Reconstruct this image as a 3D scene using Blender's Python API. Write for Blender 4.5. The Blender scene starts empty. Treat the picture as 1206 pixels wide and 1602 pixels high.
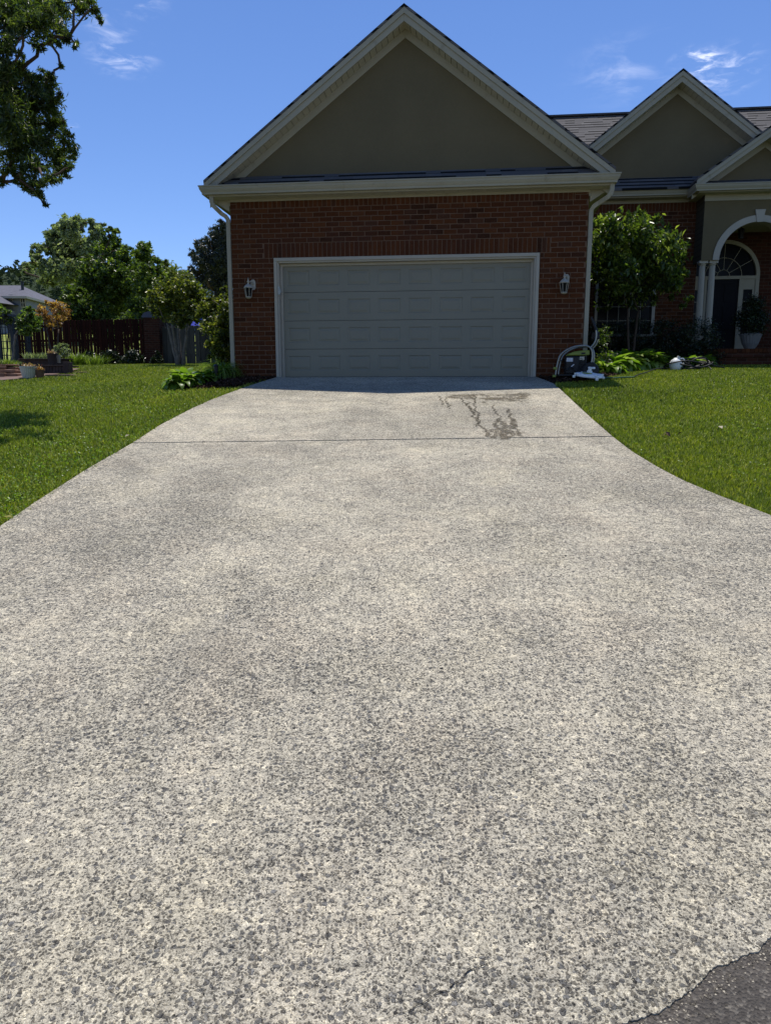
import bpy, bmesh, math, random
import numpy as np
from mathutils import Vector, Matrix
R = math.radians
scene = bpy.context.scene
col = scene.collection
random.seed(7)
rng = np.random.default_rng(11)

# ------------------------------------------------------------------ camera
F = 1125.0; CX, CY = 603.0, 801.0; EYE = 1.5
PITCH = math.atan(186 / F)
YAW = R(6.2)                                   # the house is turned 6.2 degrees
cam_d = bpy.data.cameras.new('camera'); cam = bpy.data.objects.new('camera', cam_d); col.objects.link(cam)
cam_d.sensor_fit = 'VERTICAL'; cam_d.sensor_height = 36.0; cam_d.lens = F / 1602 * 36
cam_d.clip_start = 0.05; cam_d.clip_end = 5000
cam.location = (0, 0, EYE); cam.rotation_euler = (R(90) - PITCH, 0, 0)
scene.camera = cam
scene.render.resolution_x = 770; scene.render.resolution_y = 1024

# ------------------------------------------------------------------ light
SUN_EL, SUN_AZ = R(72.5), R(6.2)
scene.view_settings.view_transform = 'Standard'; scene.view_settings.look = 'None'
scene.view_settings.exposure = 0.1; scene.view_settings.gamma = 1
sd = Vector((math.sin(SUN_AZ) * math.cos(SUN_EL), math.cos(SUN_AZ) * math.cos(SUN_EL), math.sin(SUN_EL)))
sun_d = bpy.data.lights.new('sun', 'SUN'); sun_d.energy = 5.0; sun_d.angle = R(0.53); sun_d.color = (1, .955, .89)
sun = bpy.data.objects.new('sun', sun_d); col.objects.link(sun)
sun.location = (0, 0, 30); sun.rotation_euler = sd.to_track_quat('Z', 'Y').to_euler()


def ray(px, py):
    x, z = (px - CX) / F, -(py - CY) / F
    c, s = math.cos(-PITCH), math.sin(-PITCH)
    return Vector((x, c - z * s, s + z * c))


def P(px, py, Y):
    d = ray(px, py); return Vector((0, 0, EYE)) + d * (Y / d.y)


world = bpy.data.worlds.new('World'); scene.world = world; world.use_nodes = True
nt = world.node_tree; nt.nodes.clear()
def wn(t, **k):
    n = nt.nodes.new(t)
    for a, b in k.items(): setattr(n, a, b)
    return n
sky = wn('ShaderNodeTexSky', sky_type='NISHITA', sun_disc=False)
sky.sun_elevation = SUN_EL; sky.sun_rotation = SUN_AZ; sky.air_density = 1.0; sky.dust_density = 0.1; sky.ozone_density = 3.0; sky.altitude = 1200
hs = wn('ShaderNodeHueSaturation'); hs.inputs['Saturation'].default_value = 1.12; hs.inputs['Value'].default_value = 1.0
nt.links.new(sky.outputs[0], hs.inputs['Color'])
tc = wn('ShaderNodeTexCoord')
# thin wisps of cirrus, each at its own place on the sky
def wisp(px, py, rad, rot, strength, sc):
    c = ray(px, py).normalized()
    sub = wn('ShaderNodeVectorMath', operation='SUBTRACT'); sub.inputs[1].default_value = c
    nt.links.new(tc.outputs['Generated'], sub.inputs[0])
    mp = wn('ShaderNodeMapping'); mp.inputs['Rotation'].default_value = (0, rot, 0); mp.inputs['Scale'].default_value = (1, 1, 1.9)
    nt.links.new(sub.outputs[0], mp.inputs[0])
    ln = wn('ShaderNodeVectorMath', operation='LENGTH'); nt.links.new(mp.outputs[0], ln.inputs[0])
    fall = wn('ShaderNodeMapRange', interpolation_type='SMOOTHSTEP'); fall.inputs[1].default_value = rad; fall.inputs[2].default_value = 0.0
    nt.links.new(ln.outputs['Value'], fall.inputs[0])
    mp2 = wn('ShaderNodeMapping'); mp2.inputs['Rotation'].default_value = (0, rot, 0); mp2.inputs['Scale'].default_value = (sc, sc, sc * 3.0)
    nt.links.new(tc.outputs['Generated'], mp2.inputs[0])
    no = wn('ShaderNodeTexNoise'); no.inputs['Scale'].default_value = 1; no.inputs['Detail'].default_value = 5; no.inputs['Roughness'].default_value = .62; no.inputs['Distortion'].default_value = .6
    nt.links.new(mp2.outputs[0], no.inputs[0])
    r = wn('ShaderNodeMapRange', interpolation_type='SMOOTHSTEP'); r.inputs[1].default_value = .45; r.inputs[2].default_value = .8
    nt.links.new(no.outputs[0], r.inputs[0])
    m = wn('ShaderNodeMath', operation='MULTIPLY'); nt.links.new(fall.outputs[0], m.inputs[0]); nt.links.new(r.outputs[0], m.inputs[1])
    m2 = wn('ShaderNodeMath', operation='MULTIPLY', use_clamp=True); nt.links.new(m.outputs[0], m2.inputs[0]); m2.inputs[1].default_value = strength
    return m2.outputs[0]
tint = wn('ShaderNodeMix', data_type='RGBA', blend_type='MULTIPLY'); tint.inputs[0].default_value = 1; tint.inputs[7].default_value = (1.0, .97, 1.12, 1); nt.links.new(hs.outputs[0], tint.inputs[6])
cur = tint.outputs[2]
for a in ((192, 90, .05, .45, .42, 26), (172, 38, .04, -.5, .28, 24), (215, 4, .05, .1, .28, 20), (1094, 98, .040, .5, 1.25, 24), (1120, 112, .06, .55, .5, 34), (985, 112, .09, -.1, .2, 14), (113, 197, .010, .3, .4, 40)):
    f = wisp(*a)
    mx = wn('ShaderNodeMix', data_type='RGBA'); nt.links.new(f, mx.inputs[0]); nt.links.new(cur, mx.inputs[6]); mx.inputs[7].default_value = (11.5, 11.5, 12.5, 1)
    cur = mx.outputs[2]
bg = wn('ShaderNodeBackground'); bg.inputs[1].default_value = 0.13
out = wn('ShaderNodeOutputWorld'); nt.links.new(cur, bg.inputs[0]); nt.links.new(bg.outputs[0], out.inputs[0])

# ------------------------------------------------------------------ materials
def srgb(r, g, b):
    return tuple(((c / 255) / 12.92 if c / 255 < .04045 else ((c / 255 + .055) / 1.055) ** 2.4) for c in (r, g, b)) + (1,)


class Mat:
    def __init__(s, name, color=(.5, .5, .5), rough=.7, spec=.3, metal=0):
        s.m = bpy.data.materials.new(name); s.m.use_nodes = True; s.t = s.m.node_tree
        s.b = s.t.nodes['Principled BSDF']; s.out = s.t.nodes['Material Output']
        s.b.inputs['Base Color'].default_value = tuple(color[:3]) + (1,)
        s.b.inputs['Roughness'].default_value = rough; s.b.inputs['Metallic'].default_value = metal
        s.b.inputs['Specular IOR Level'].default_value = spec
    def n(s, t, ins=None, **k):
        n = s.t.nodes.new(t)
        for a, b in k.items(): setattr(n, a, b)
        for a, b in (ins or {}).items():
            if hasattr(b, 'links') or isinstance(b, bpy.types.NodeSocket): s.t.links.new(b, n.inputs[a])
            else: n.inputs[a].default_value = b
        return n
    def link(s, a, b): s.t.links.new(a, b)
    def obj(s): return s.n('ShaderNodeTexCoord').outputs['Object']
    def uv(s): return s.n('ShaderNodeUVMap', uv_map='uv').outputs[0]
    def noise(s, v, sc, det=3, ro=.5, dist=0): return s.n('ShaderNodeTexNoise', {'Vector': v, 'Scale': sc, 'Detail': det, 'Roughness': ro, 'Distortion': dist}).outputs[0]
    def math(s, op, a, b=0.0, clamp=False): return s.n('ShaderNodeMath', {0: a, 1: b}, operation=op, use_clamp=clamp).outputs[0]
    def step(s, v, lo, hi): return s.n('ShaderNodeMapRange', {0: v, 1: lo, 2: hi}, interpolation_type='SMOOTHSTEP').outputs[0]
    def ramp(s, v, stops, interp='LINEAR'):
        r = s.n('ShaderNodeValToRGB', {0: v}); cr = r.color_ramp; cr.interpolation = interp
        while len(cr.elements) > 1: cr.elements.remove(cr.elements[-1])
        cr.elements[0].position = stops[0][0]; cr.elements[0].color = tuple(stops[0][1][:3]) + (1,)
        for p, c in stops[1:]:
            e = cr.elements.new(p); e.color = tuple(c[:3]) + (1,)
        return r.outputs[0]
    def mix(s, f, a, b, mode='MIX'):
        n = s.n('ShaderNodeMix', data_type='RGBA', blend_type=mode)
        for i, v in ((0, f), (6, a), (7, b)):
            if isinstance(v, bpy.types.NodeSocket): s.t.links.new(v, n.inputs[i])
            else: n.inputs[i].default_value = v if i == 0 else tuple(v[:3]) + (1,)
        return n.outputs[2]
    def bump(s, hgt, dist, strength=1.0):
        n = s.n('ShaderNodeBump', {'Height': hgt, 'Distance': dist, 'Strength': strength}); s.link(n.outputs[0], s.b.inputs['Normal'])
    def color(s, c): s.link(c, s.b.inputs['Base Color'])


def rnd(m): return m.n('ShaderNodeAttribute', attribute_name='rnd').outputs['Fac']


def vary(name, c, rough=.6, spec=.3, amt=.12, sc=3, bump=0, bsc=60, metal=0, dirt=None):
    m = Mat(name, c, rough, spec, metal); v = m.obj()
    n1 = m.noise(v, sc, 5, .6); n2 = m.noise(v, sc * 14, 3, .6)
    f = m.math('ADD', m.math('MULTIPLY', n1, .7), m.math('MULTIPLY', n2, .3))
    a = [x * (1 - amt * 1.6) for x in c[:3]]; b = [min(1, x * (1 + amt * 1.6)) for x in c[:3]]
    colr = m.ramp(f, [(.28, a), (.72, b)])
    if dirt: colr = m.mix(m.step(m.noise(v, sc * 2.2, 6, .7), .56, .72), colr, dirt)
    m.color(colr)
    if bump: m.bump(m.noise(v, bsc, 4, .6), bump)
    return m.m


def leafmat(name, dark, mid, light, trans=.35, rough=.38, spec=.5):
    dark, mid, light = [[x * .9 for x in q] for q in (dark, mid, light)]; m = Mat(name, mid, rough, spec)
    c = m.ramp(rnd(m), [(0, dark), (.55, mid), (1, light)])
    m.color(c)
    tr = m.n('ShaderNodeBsdfTranslucent', {0: m.mix(1.0, c, (1.0, 1.15, .45), 'MULTIPLY')})
    mx = m.n('ShaderNodeMixShader', {0: trans, 1: m.b.outputs[0], 2: tr.outputs[0]})
    m.link(mx.outputs[0], m.out.inputs[0]); return m.m


M = {}
M['trim'] = vary('trim_paint', (.34, .315, .235), .6, .2, .05, 2.2, .0008, 40, dirt=(.27, .245, .175))
M['soffit'] = vary('soffit_vinyl', (.45, .42, .325), .5, .3, .06, 3)
M['white'] = vary('white_paint', (.37, .34, .27), .5, .35, .05, 4)
M['door_white'] = vary('garage_door_paint', (.195, .186, .137), .42, .4, .04, 1.2, .0006, 90)
M['stucco'] = vary('stucco', (.140, .114, .064), .9, .15, .07, 1.3, .004, 120)
M['dark'] = vary('dark_void', (.012, .012, .012), .8, .1)
M['glass'] = Mat('dark_glass', (.006, .007, .008), .3, .1).m
M['black_door'] = vary('black_door_paint', (.008, .008, .010), .6, .12, .1)
M['black'] = vary('black_plastic', (.014, .014, .015), .5, .3, .2)
M['steel'] = vary('tube_steel', (.26, .26, .235), .32, .5, .1, 8, metal=.6)
M['lime'] = vary('lime_plastic', (.20, .25, .035), .4, .4, .08)
M['whiteplastic'] = vary('white_plastic', (.75, .76, .74), .4, .4, .04)
M['paper'] = vary('sticker', (.55, .56, .58), .6, .2, .05, 30)
M['mortar'] = vary('mortar', (.155, .095, .062), .95, .1, .15, 6, .002, 150)
M['bark'] = vary('bark', (.085, .062, .045), .9, .15, .35, 9, .01, 30)
M['barkgrey'] = vary('pale_bark', (.19, .165, .135), .85, .15, .3, 7, .006, 30)
M['timber'] = vary('dark_timber', (.055, .042, .036), .85, .15, .3, 6, .004, 40)
M['dkmetal'] = vary('dark_blue_paint', (.03, .035, .042), .6, .3, .2)
M['flag'] = vary('pink_flagstone', (.15, .098, .078), .85, .2, .22, 2.5, .004, 40)
M['sandstone'] = vary('stacked_sandstone', (.20, .115, .075), .85, .2, .35, 5, .01, 25)
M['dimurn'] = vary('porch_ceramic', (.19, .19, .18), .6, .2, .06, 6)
M['urn'] = vary('cream_ceramic', (.50, .48, .40), .55, .35, .08, 6)
M['terracotta'] = vary('terracotta', (.17, .095, .062), .8, .2, .2, 9)
M['slate'] = vary('slate_blue_tiles', (.10, .10, .12), .8, .2, .2, 3)
M['siding'] = vary('pale_siding', (.20, .21, .25), .7, .2, .04, 2)
M['blue'] = vary('blue_canvas', (.03, .05, .42), .7, .2, .1)
M['hose'] = vary('green_hose', (.03, .10, .05), .4, .4, .1)

# bricks: colour varies brick by brick
m = Mat('brick', (.25, .1, .06), .88, .15); v = m.obj()
c = m.ramp(rnd(m), [(0, (.038, .013, .005)), (.25, (.064, .019, .006)), (.6, (.084, .026, .0075)), (.85, (.105, .035, .011)), (1, (.066, .026, .013))])
c = m.mix(m.step(m.noise(v, 40, 4, .7), .5, .75), c, (.10, .044, .026)); c = m.mix(m.step(m.noise(v, 1.1, 4, .6), .45, .8), c, (.062, .024, .014)); m.color(c); m.bump(m.noise(v, 180, 3), .003); M['brick'] = m.m
# flat brick for far or side walls
m = Mat('brick_flat', (.2, .08, .05), .9, .15)
bt = m.n('ShaderNodeTexBrick', {'Vector': m.uv(), 'Color1': (.075, .025, .013, 1), 'Color2': (.042, .015, .008, 1), 'Mortar': (.10, .066, .045, 1), 'Scale': 1.0, 'Mortar Size': .006, 'Brick Width': .24, 'Row Height': .0877, 'Bias': 0.0})
m.color(bt.outputs[0]); m.bump(bt.outputs[1], -.004); M['brick_flat'] = m.m
# shingles: laminated tabs, shadow lines under the raised tabs painted into the colour
m = Mat('asphalt_shingles', (.1, .1, .1), .95, .1); u_ = m.n('ShaderNodeSeparateXYZ', {0: m.uv()})
row = m.math('DIVIDE', u_.outputs[1], .185); ri = m.math('FLOOR', row); rf = m.math('FRACT', row)
off = m.math('MULTIPLY', m.n('ShaderNodeTexWhiteNoise', {'W': ri}, noise_dimensions='1D').outputs[0], 3.0)
cu_ = m.math('ADD', m.math('DIVIDE', u_.outputs[0], .26), off)
tab = m.n('ShaderNodeTexWhiteNoise', {'Vector': m.n('ShaderNodeCombineXYZ', {0: m.math('FLOOR', cu_), 1: ri}).outputs[0]}, noise_dimensions='2D').outputs[0]
tone = m.ramp(tab, [(0, (.100, .095, .092)), (.5, (.120, .114, .110)), (1, (.145, .138, .132))])
c = m.mix(.6, tone, m.ramp(m.noise(m.uv(), 160, 2), [(.3, (.5, .5, .5)), (.7, (1.4, 1.4, 1.4))]), 'MULTIPLY')
shadow_dash = m.math('MULTIPLY', m.math('LESS_THAN', rf, .40), m.math('GREATER_THAN', tab, .30))
shadow_dash = m.math('MAXIMUM', shadow_dash, m.math('LESS_THAN', rf, .07))
m.color(m.mix(shadow_dash, c, (.010, .010, .010))); m.bump(m.math('ADD', tab, m.math('MULTIPLY', rf, -.6)), .012); M['shingle'] = m.m
# lap siding
m = Mat('lap_siding', (.1, .09, .06), .8, .2); sx = m.n('ShaderNodeSeparateXYZ', {0: m.obj()}).outputs[2]
fr = m.math('FRACT', m.math('MULTIPLY', sx, 7.5)); m.color(m.mix(m.step(fr, .86, .98), (.075, .064, .042), (.02, .018, .012))); m.bump(fr, .015); M['lap'] = m.m


def wood(name, c, sc=1):
    m = Mat(name, c, .9, .12); v = m.obj()
    mp = m.n('ShaderNodeMapping', {'Vector': v, 'Scale': (9, 9, 1.2)}).outputs[0]
    f = m.noise(mp, 3 * sc, 5, .7, .6)
    cc = m.ramp(f, [(.25, [x * .5 for x in c]), (.6, c), (.85, [x * 1.5 for x in c])])
    r = m.ramp(rnd(m), [(0, (.6, .6, .6)), (1, (1.3, 1.25, 1.2))])
    m.color(m.mix(1.0, cc, r, 'MULTIPLY')); m.bump(f, .004); return m.m


M['redwood'] = wood('red_stained_fence', (.040, .011, .006))
M['greywood'] = wood('weathered_fence', (.075, .070, .055))


def concrete(name, wet=False):
    m = Mat(name, (.4, .4, .38), .85, .25); v = m.obj()
    # slightly warped coordinates so stones are not round
    nz = m.n('ShaderNodeTexNoise', {'Vector': v, 'Scale': 55.0, 'Detail': 2.0})
    off = m.n('ShaderNodeVectorMath', {0: m.n('ShaderNodeVectorMath', {0: nz.outputs['Color'], 1: (.5, .5, .5)}, operation='SUBTRACT').outputs[0], 'Scale': .016}, operation='SCALE').outputs[0]
    w = m.n('ShaderNodeVectorMath', {0: v, 1: off}, operation='ADD').outputs[0]
    w = m.n('ShaderNodeMapping', {'Vector': w, 'Scale': (1, 1, .0)}).outputs[0]
    big = m.noise(v, .55, 5, .62, .4); mid = m.noise(v, 2.3, 5, .65, .5); sm = m.noise(v, 9, 4, .6)
    wear = m.math('ADD', m.math('ADD', m.math('MULTIPLY', big, .5), m.math('MULTIPLY', mid, .35)), m.math('MULTIPLY', sm, .3))   # ~ .57
    wearf = m.step(wear, .44, .70)
    # paste
    paste = m.ramp(m.noise(w, 240, 3, .7), [(.25, (.17, .148, .108)), (.5, (.49, .445, .350)), (.8, (.82, .765, .64))])
    hgt = None; c = paste
    for sc, thr, lo, hi, k in ((52.0, .28, (.095, .094, .092), (.22, .217, .21), .9), (86.0, .35, (.085, .08, .073), (.27, .255, .225), .85), (135.0, .40, (.035, .031, .026), (.30, .265, .20), .8)):
        vo = m.n('ShaderNodeTexVoronoi', {'Vector': w, 'Scale': sc, 'Randomness': 1.0}, feature='F1', distance='EUCLIDEAN')
        cs = m.n('ShaderNodeSeparateColor', {0: vo.outputs['Color']})
        t = m.math('ADD', m.math('MULTIPLY', cs.outputs[0], .42), m.math('MULTIPLY', wearf, .13))
        t = m.math('SUBTRACT', t, .34 - thr)
        d = m.math('SUBTRACT', t, vo.outputs['Distance'])
        mask = m.step(d, -.02, .04)
        sc_col = m.ramp(cs.outputs[1], [(0, lo), (.75, [(a + b) / 2 for a, b in zip(lo, hi)]), (.9, hi), (1, (.50, .45, .35))])
        c = m.mix(m.math('MULTIPLY', mask, k), c, sc_col)
        hgt = mask if hgt is None else m.math('ADD', hgt, m.math('MULTIPLY', mask, .6))
    # pits between stones, tiny and nearly black
    pit = m.step(m.noise(w, 70, 5, .85), .575, .625)
    pit = m.math('MULTIPLY', pit, m.math('ADD', .6, m.math('MULTIPLY', wearf, .4)))
    c = m.mix(pit, c, (.025, .022, .02))
    # broad weathering: pale scoured zones, brown and grey stains
    c = m.mix(m.math('MULTIPLY', m.step(m.noise(v, .9, 6, .65, .8), .52, .72), .25), c, (.21, .19, .155))
    c = m.mix(1.0, c, m.ramp(wear, [(.40, (1.24, 1.23, 1.19)), (.56, (1, 1, 1)), (.74, (.84, .85, .855))]), 'MULTIPLY')
    g1 = m.noise(w, 26, 6, .9)
    c = m.mix(1.0, c, m.ramp(g1, [(.36, (.50, .50, .50)), (.46, (.88, .88, .87)), (.54, (1.12, 1.11, 1.08)), (.66, (1.75, 1.70, 1.55))]), 'MULTIPLY')
    tint = m.ramp(m.noise(v, 1.7, 5, .6), [(.38, (1.02, 1.0, .97)), (.5, (1.0, 1.0, .99)), (.62, (1.02, 1.01, .97))]); c = m.mix(1.0, c, tint, 'MULTIPLY')
    if wet:
        c = m.mix(1.0, c, (.60, .56, .49), 'MULTIPLY')
        m.b.inputs['Roughness'].default_value = .22; m.b.inputs['Specular IOR Level'].default_value = .5
    m.color(c)
    hh = m.math('SUBTRACT', m.math('MULTIPLY', hgt, .5), pit)
    m.bump(m.math('ADD', hh, m.math('MULTIPLY', m.noise(w, 260, 3, .7), .7)), .008, 1.0)
    if wet:
        a = m.step(m.math('ADD', m.noise(v, 5.5, 5, .7, 1.0), m.math('MULTIPLY', m.noise(v, 45, 3, .6), .35)), .58, .76)
        at = rnd(m)
        a = m.math('ADD', m.math('MULTIPLY', a, .85), m.math('MINIMUM', at, 0.0), True); at = m.math('MAXIMUM', at, 0.0)
        a = m.math('MAXIMUM', a, m.math('MULTIPLY', m.math('MULTIPLY', at, .8), m.step(m.noise(v, 18, 4, .7), .30, .62)))
        tr = m.n('ShaderNodeBsdfTransparent'); mx = m.n('ShaderNodeMixShader', {0: a, 1: tr.outputs[0], 2: m.b.outputs[0]}); m.link(mx.outputs[0], m.out.inputs[0])
    return m.m


M['concrete'] = concrete('exposed_aggregate_concrete')
M['wet'] = concrete('wet_concrete', True)
m = Mat('old_asphalt', (.07, .07, .068), .95, .15); v = m.obj()
vo = m.n('ShaderNodeTexVoronoi', {'Vector': v, 'Scale': 150.0}); g = m.n('ShaderNodeSeparateColor', {0: vo.outputs['Color']}).outputs[0]
c = m.mix(.55, m.ramp(g, [(0, (.035, .031, .026)), (.75, (.10, .09, .077)), (1, (.26, .235, .19))]), m.ramp(m.noise(v, 4, 5, .7), [(.3, (.06, .055, .05)), (.75, (.135, .118, .10))]))
m.color(c); m.bump(m.math('ADD', vo.outputs['Distance'], m.noise(v, 90, 4, .7)), .006, .9); M['asphalt'] = m.m
m = Mat('lawn_soil', (.03, .04, .015), .95, .1); v = m.obj()
m.color(m.ramp(m.noise(v, 30, 5, .7), [(.3, (.022, .026, .008)), (.6, (.05, .07, .014)), (.8, (.09, .11, .025))])); m.bump(m.noise(v, 50, 3), .02); M['soil'] = m.m
m = Mat('grit', (.2, .18, .15), .9, .1); m.color(m.ramp(rnd(m), [(0, (.04, .036, .03)), (.6, (.14, .125, .10)), (1, (.42, .38, .30))])); M['grit'] = m.m
m = Mat('mulch', (.05, .03, .02), .95, .1); m.color(m.ramp(rnd(m), [(0, (.018, .011, .008)), (.6, (.055, .032, .021)), (1, (.15, .095, .065))])); M['mulch'] = m.m
M['mulchbase'] = vary('mulch_base', (.03, .018, .013), .95, .1, .4, 20, .01, 40)
m = Mat('grass_blades', (.05, .1, .02), .55, .3); v = m.obj()
c = m.ramp(rnd(m), [(0, (.085, .108, .013)), (.45, (.205, .255, .029)), (.8, (.34, .375, .052)), (1, (.55, .51, .15))])
pt = m.math('ADD', m.math('MULTIPLY', m.noise(v, .5, 4, .6), .6), m.math('MULTIPLY', m.noise(v, 3.0, 4, .6), .4))
c = m.mix(1.0, c, m.ramp(pt, [(.35, (.62, .68, .6)), (.5, (.95, 1, .9)), (.65, (1.25, 1.18, 1.0))]), 'MULTIPLY'); m.color(c)
tr = m.n('ShaderNodeBsdfTranslucent', {0: m.mix(1.0, c, (1.1, 1.2, .5), 'MULTIPLY')}); mx = m.n('ShaderNodeMixShader', {0: .35, 1: m.b.outputs[0], 2: tr.outputs[0]}); m.link(mx.outputs[0], m.out.inputs[0]); M['grass'] = m.m
M['lf_oak'] = leafmat('oak_leaves', (.03,.05,.012),(.09,.13,.028),(.27,.31,.06),.5)
M['lf_silver'] = leafmat('silvery_leaves', (.11,.14,.075),(.30,.35,.20),(.56,.60,.40),.45,.6,.25)
M['lf_green'] = leafmat('green_leaves', (.034,.058,.011),(.115,.17,.030),(.34,.41,.08),.5)
M['lf_lime'] = leafmat('yellow_green_leaves', (0.07, 0.09, 0.015), (0.17, 0.21, 0.04), (0.32, 0.35, 0.08), 0.5)
M['lf_cedar'] = leafmat('cedar_needles', (0.014, 0.022, 0.016), (0.036, 0.048, 0.034), (0.12, 0.13, 0.095), 0.2)
M['lf_myrtle'] = leafmat('crape_myrtle_leaves', (.045,.06,.012),(.16,.19,.03),(.50,.45,.11),.5)
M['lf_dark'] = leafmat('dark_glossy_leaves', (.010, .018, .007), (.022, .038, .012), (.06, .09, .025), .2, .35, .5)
M['lf_orange'] = leafmat('orange_leaves', (0.2, 0.085, 0.03), (0.5, 0.26, 0.085), (0.75, 0.5, 0.17), 0.5)
M['lf_vine'] = leafmat('vine_leaves', (0.05, 0.085, 0.02), (0.16, 0.24, 0.05), (0.4, 0.48, 0.16), 0.5)
M['lf_hosta'] = leafmat('hosta_leaves', (0.06, 0.12, 0.015), (0.2, 0.32, 0.035), (0.48, 0.55, 0.18), 0.5, 0.4, 0.4)
M['lf_dogwood'] = leafmat('glossy_drooping_leaves', (.026, .052, .012), (.13, .185, .032), (.44, .50, .11), .5, .32, .5)
M['lf_far'] = leafmat('far_forest', (.030,.045,.026),(.048,.070,.036),(.078,.10,.052),.1,.9,.05)
M['petal'] = leafmat('mixed_petals', (.35, .10, .10), (.45, .30, .15), (.55, .5, .35), .3)


# ------------------------------------------------------------------ mesh helpers
def tag(o, label=None, cat=None, group=None, kind=None):
    if label: o['label'] = label
    if cat: o['category'] = cat
    if group: o['group'] = group
    if kind: o['kind'] = kind
    return o


def empty(name, loc, label, cat, rz=0, group=None):
    o = bpy.data.objects.new(name, None); o.empty_display_size = .2; col.objects.link(o)
    o.location = loc; o.rotation_euler = (0, 0, rz); return tag(o, label, cat, group)


class MB:
    def __init__(s): s.v = []; s.f = []; s.r = []
    def add(s, vs, fs, r=.5):
        k = len(s.v); s.v += [tuple(p) for p in vs]; s.r += [r] * len(vs); s.f += [tuple(i + k for i in f) for f in fs]; return s
    def box(s, x0, x1, y0, y1, z0, z1, r=.5):
        return s.add([(x0, y0, z0), (x1, y0, z0), (x1, y1, z0), (x0, y1, z0), (x0, y0, z1), (x1, y0, z1), (x1, y1, z1), (x0, y1, z1)],
                     [(3, 2, 1, 0), (4, 5, 6, 7), (0, 1, 5, 4), (1, 2, 6, 5), (2, 3, 7, 6), (3, 0, 4, 7)], r)
    def prism(s, poly, a, b, axis='y', r=.5):      # poly in the plane across the axis
        n = len(poly)
        f = {'y': lambda p, t: (p[0], t, p[1]), 'x': lambda p, t: (t, p[0], p[1]), 'z': lambda p, t: (p[0], p[1], t)}[axis]
        vs = [f(p, a) for p in poly] + [f(p, b) for p in poly]
        fs = [tuple(range(n)), tuple(range(2 * n - 1, n - 1, -1))] + [(i, i + n, (i + 1) % n + n, (i + 1) % n) for i in range(n)]
        return s.add(vs, fs, r)
    def tube(s, pts, rad, seg=8, r=.5, cap=True):
        pts = [Vector(p) for p in pts]; n = len(pts)
        rads = rad if isinstance(rad, (list, tuple)) else [rad] * n
        vs = []; up = Vector((0, 0, 1)); prev = None
        for i, p in enumerate(pts):
            t = (pts[min(i + 1, n - 1)] - pts[max(i - 1, 0)]).normalized()
            if prev is None:
                a = t.cross(Vector((0, 1, 0)) if abs(t.y) < .9 else Vector((1, 0, 0))).normalized()
            else:
                a = (prev - t * prev.dot(t)); a = a.normalized() if a.length > 1e-6 else t.orthogonal().normalized()
            prev = a; b = t.cross(a)
            for k in range(seg):
                q = 2 * math.pi * k / seg; vs.append(p + (a * math.cos(q) + b * math.sin(q)) * rads[i])
        fs = [(i * seg + k, i * seg + (k + 1) % seg, (i + 1) * seg + (k + 1) % seg, (i + 1) * seg + k) for i in range(n - 1) for k in range(seg)]
        if cap: fs += [tuple(range(seg - 1, -1, -1)), tuple(range((n - 1) * seg, n * seg))]
        return s.add(vs, fs, r)
    def lathe(s, prof, c=(0, 0, 0), seg=24, r=.5, flute=0, nfl=0):
        vs = []
        for (rad, z) in prof:
            for k in range(seg):
                q = 2 * math.pi * k / seg; rr = rad * (1 - flute * (.5 + .5 * math.cos(q * nfl))) if nfl else rad
                vs.append((c[0] + rr * math.cos(q), c[1] + rr * math.sin(q), c[2] + z))
        n = len(prof)
        fs = [(i * seg + k, i * seg + (k + 1) % seg, (i + 1) * seg + (k + 1) % seg, (i + 1) * seg + k) for i in range(n - 1) for k in range(seg)]
        fs += [tuple(range(seg - 1, -1, -1)), tuple(range((n - 1) * seg, n * seg))]
        return s.add(vs, fs, r)
    def build(s, name, mat, parent=None, smooth=False, bevel=0, label=None):
        me = bpy.data.meshes.new(name); me.from_pydata(s.v, [], s.f); me.update()
        bm = bmesh.new(); bm.from_mesh(me); bmesh.ops.recalc_face_normals(bm, faces=bm.faces); bm.to_mesh(me); bm.free()
        at = me.attributes.new('rnd', 'FLOAT', 'POINT'); at.data.foreach_set('value', s.r)
        uvl = me.uv_layers.new(name='uv'); nl = len(me.loops); uvs = np.zeros(nl * 2)
        for p in me.polygons:
            n = p.normal; t1 = Vector((-n.y, n.x, 0)) if abs(n.z) < .999 else Vector((1, 0, 0)); t1.normalize(); t2 = n.cross(t1)
            for li in p.loop_indices:
                co = me.vertices[me.loops[li].vertex_index].co; uvs[2 * li] = co.dot(t1); uvs[2 * li + 1] = co.dot(t2)
        uvl.data.foreach_set('uv', uvs)
        me.materials.append(mat)
        if smooth: me.shade_smooth() if hasattr(me, 'shade_smooth') else me.polygons.foreach_set('use_smooth', [True] * len(me.polygons))
        o = bpy.data.objects.new(name, me); col.objects.link(o)
        if smooth and bevel == 0:
            pass
        if bevel:
            b = o.modifiers.new('bevel', 'BEVEL'); b.width = bevel; b.segments = 2; b.limit_method = 'ANGLE'
        if parent: o.parent = parent
        if label: o['label'] = label
        return o


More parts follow.
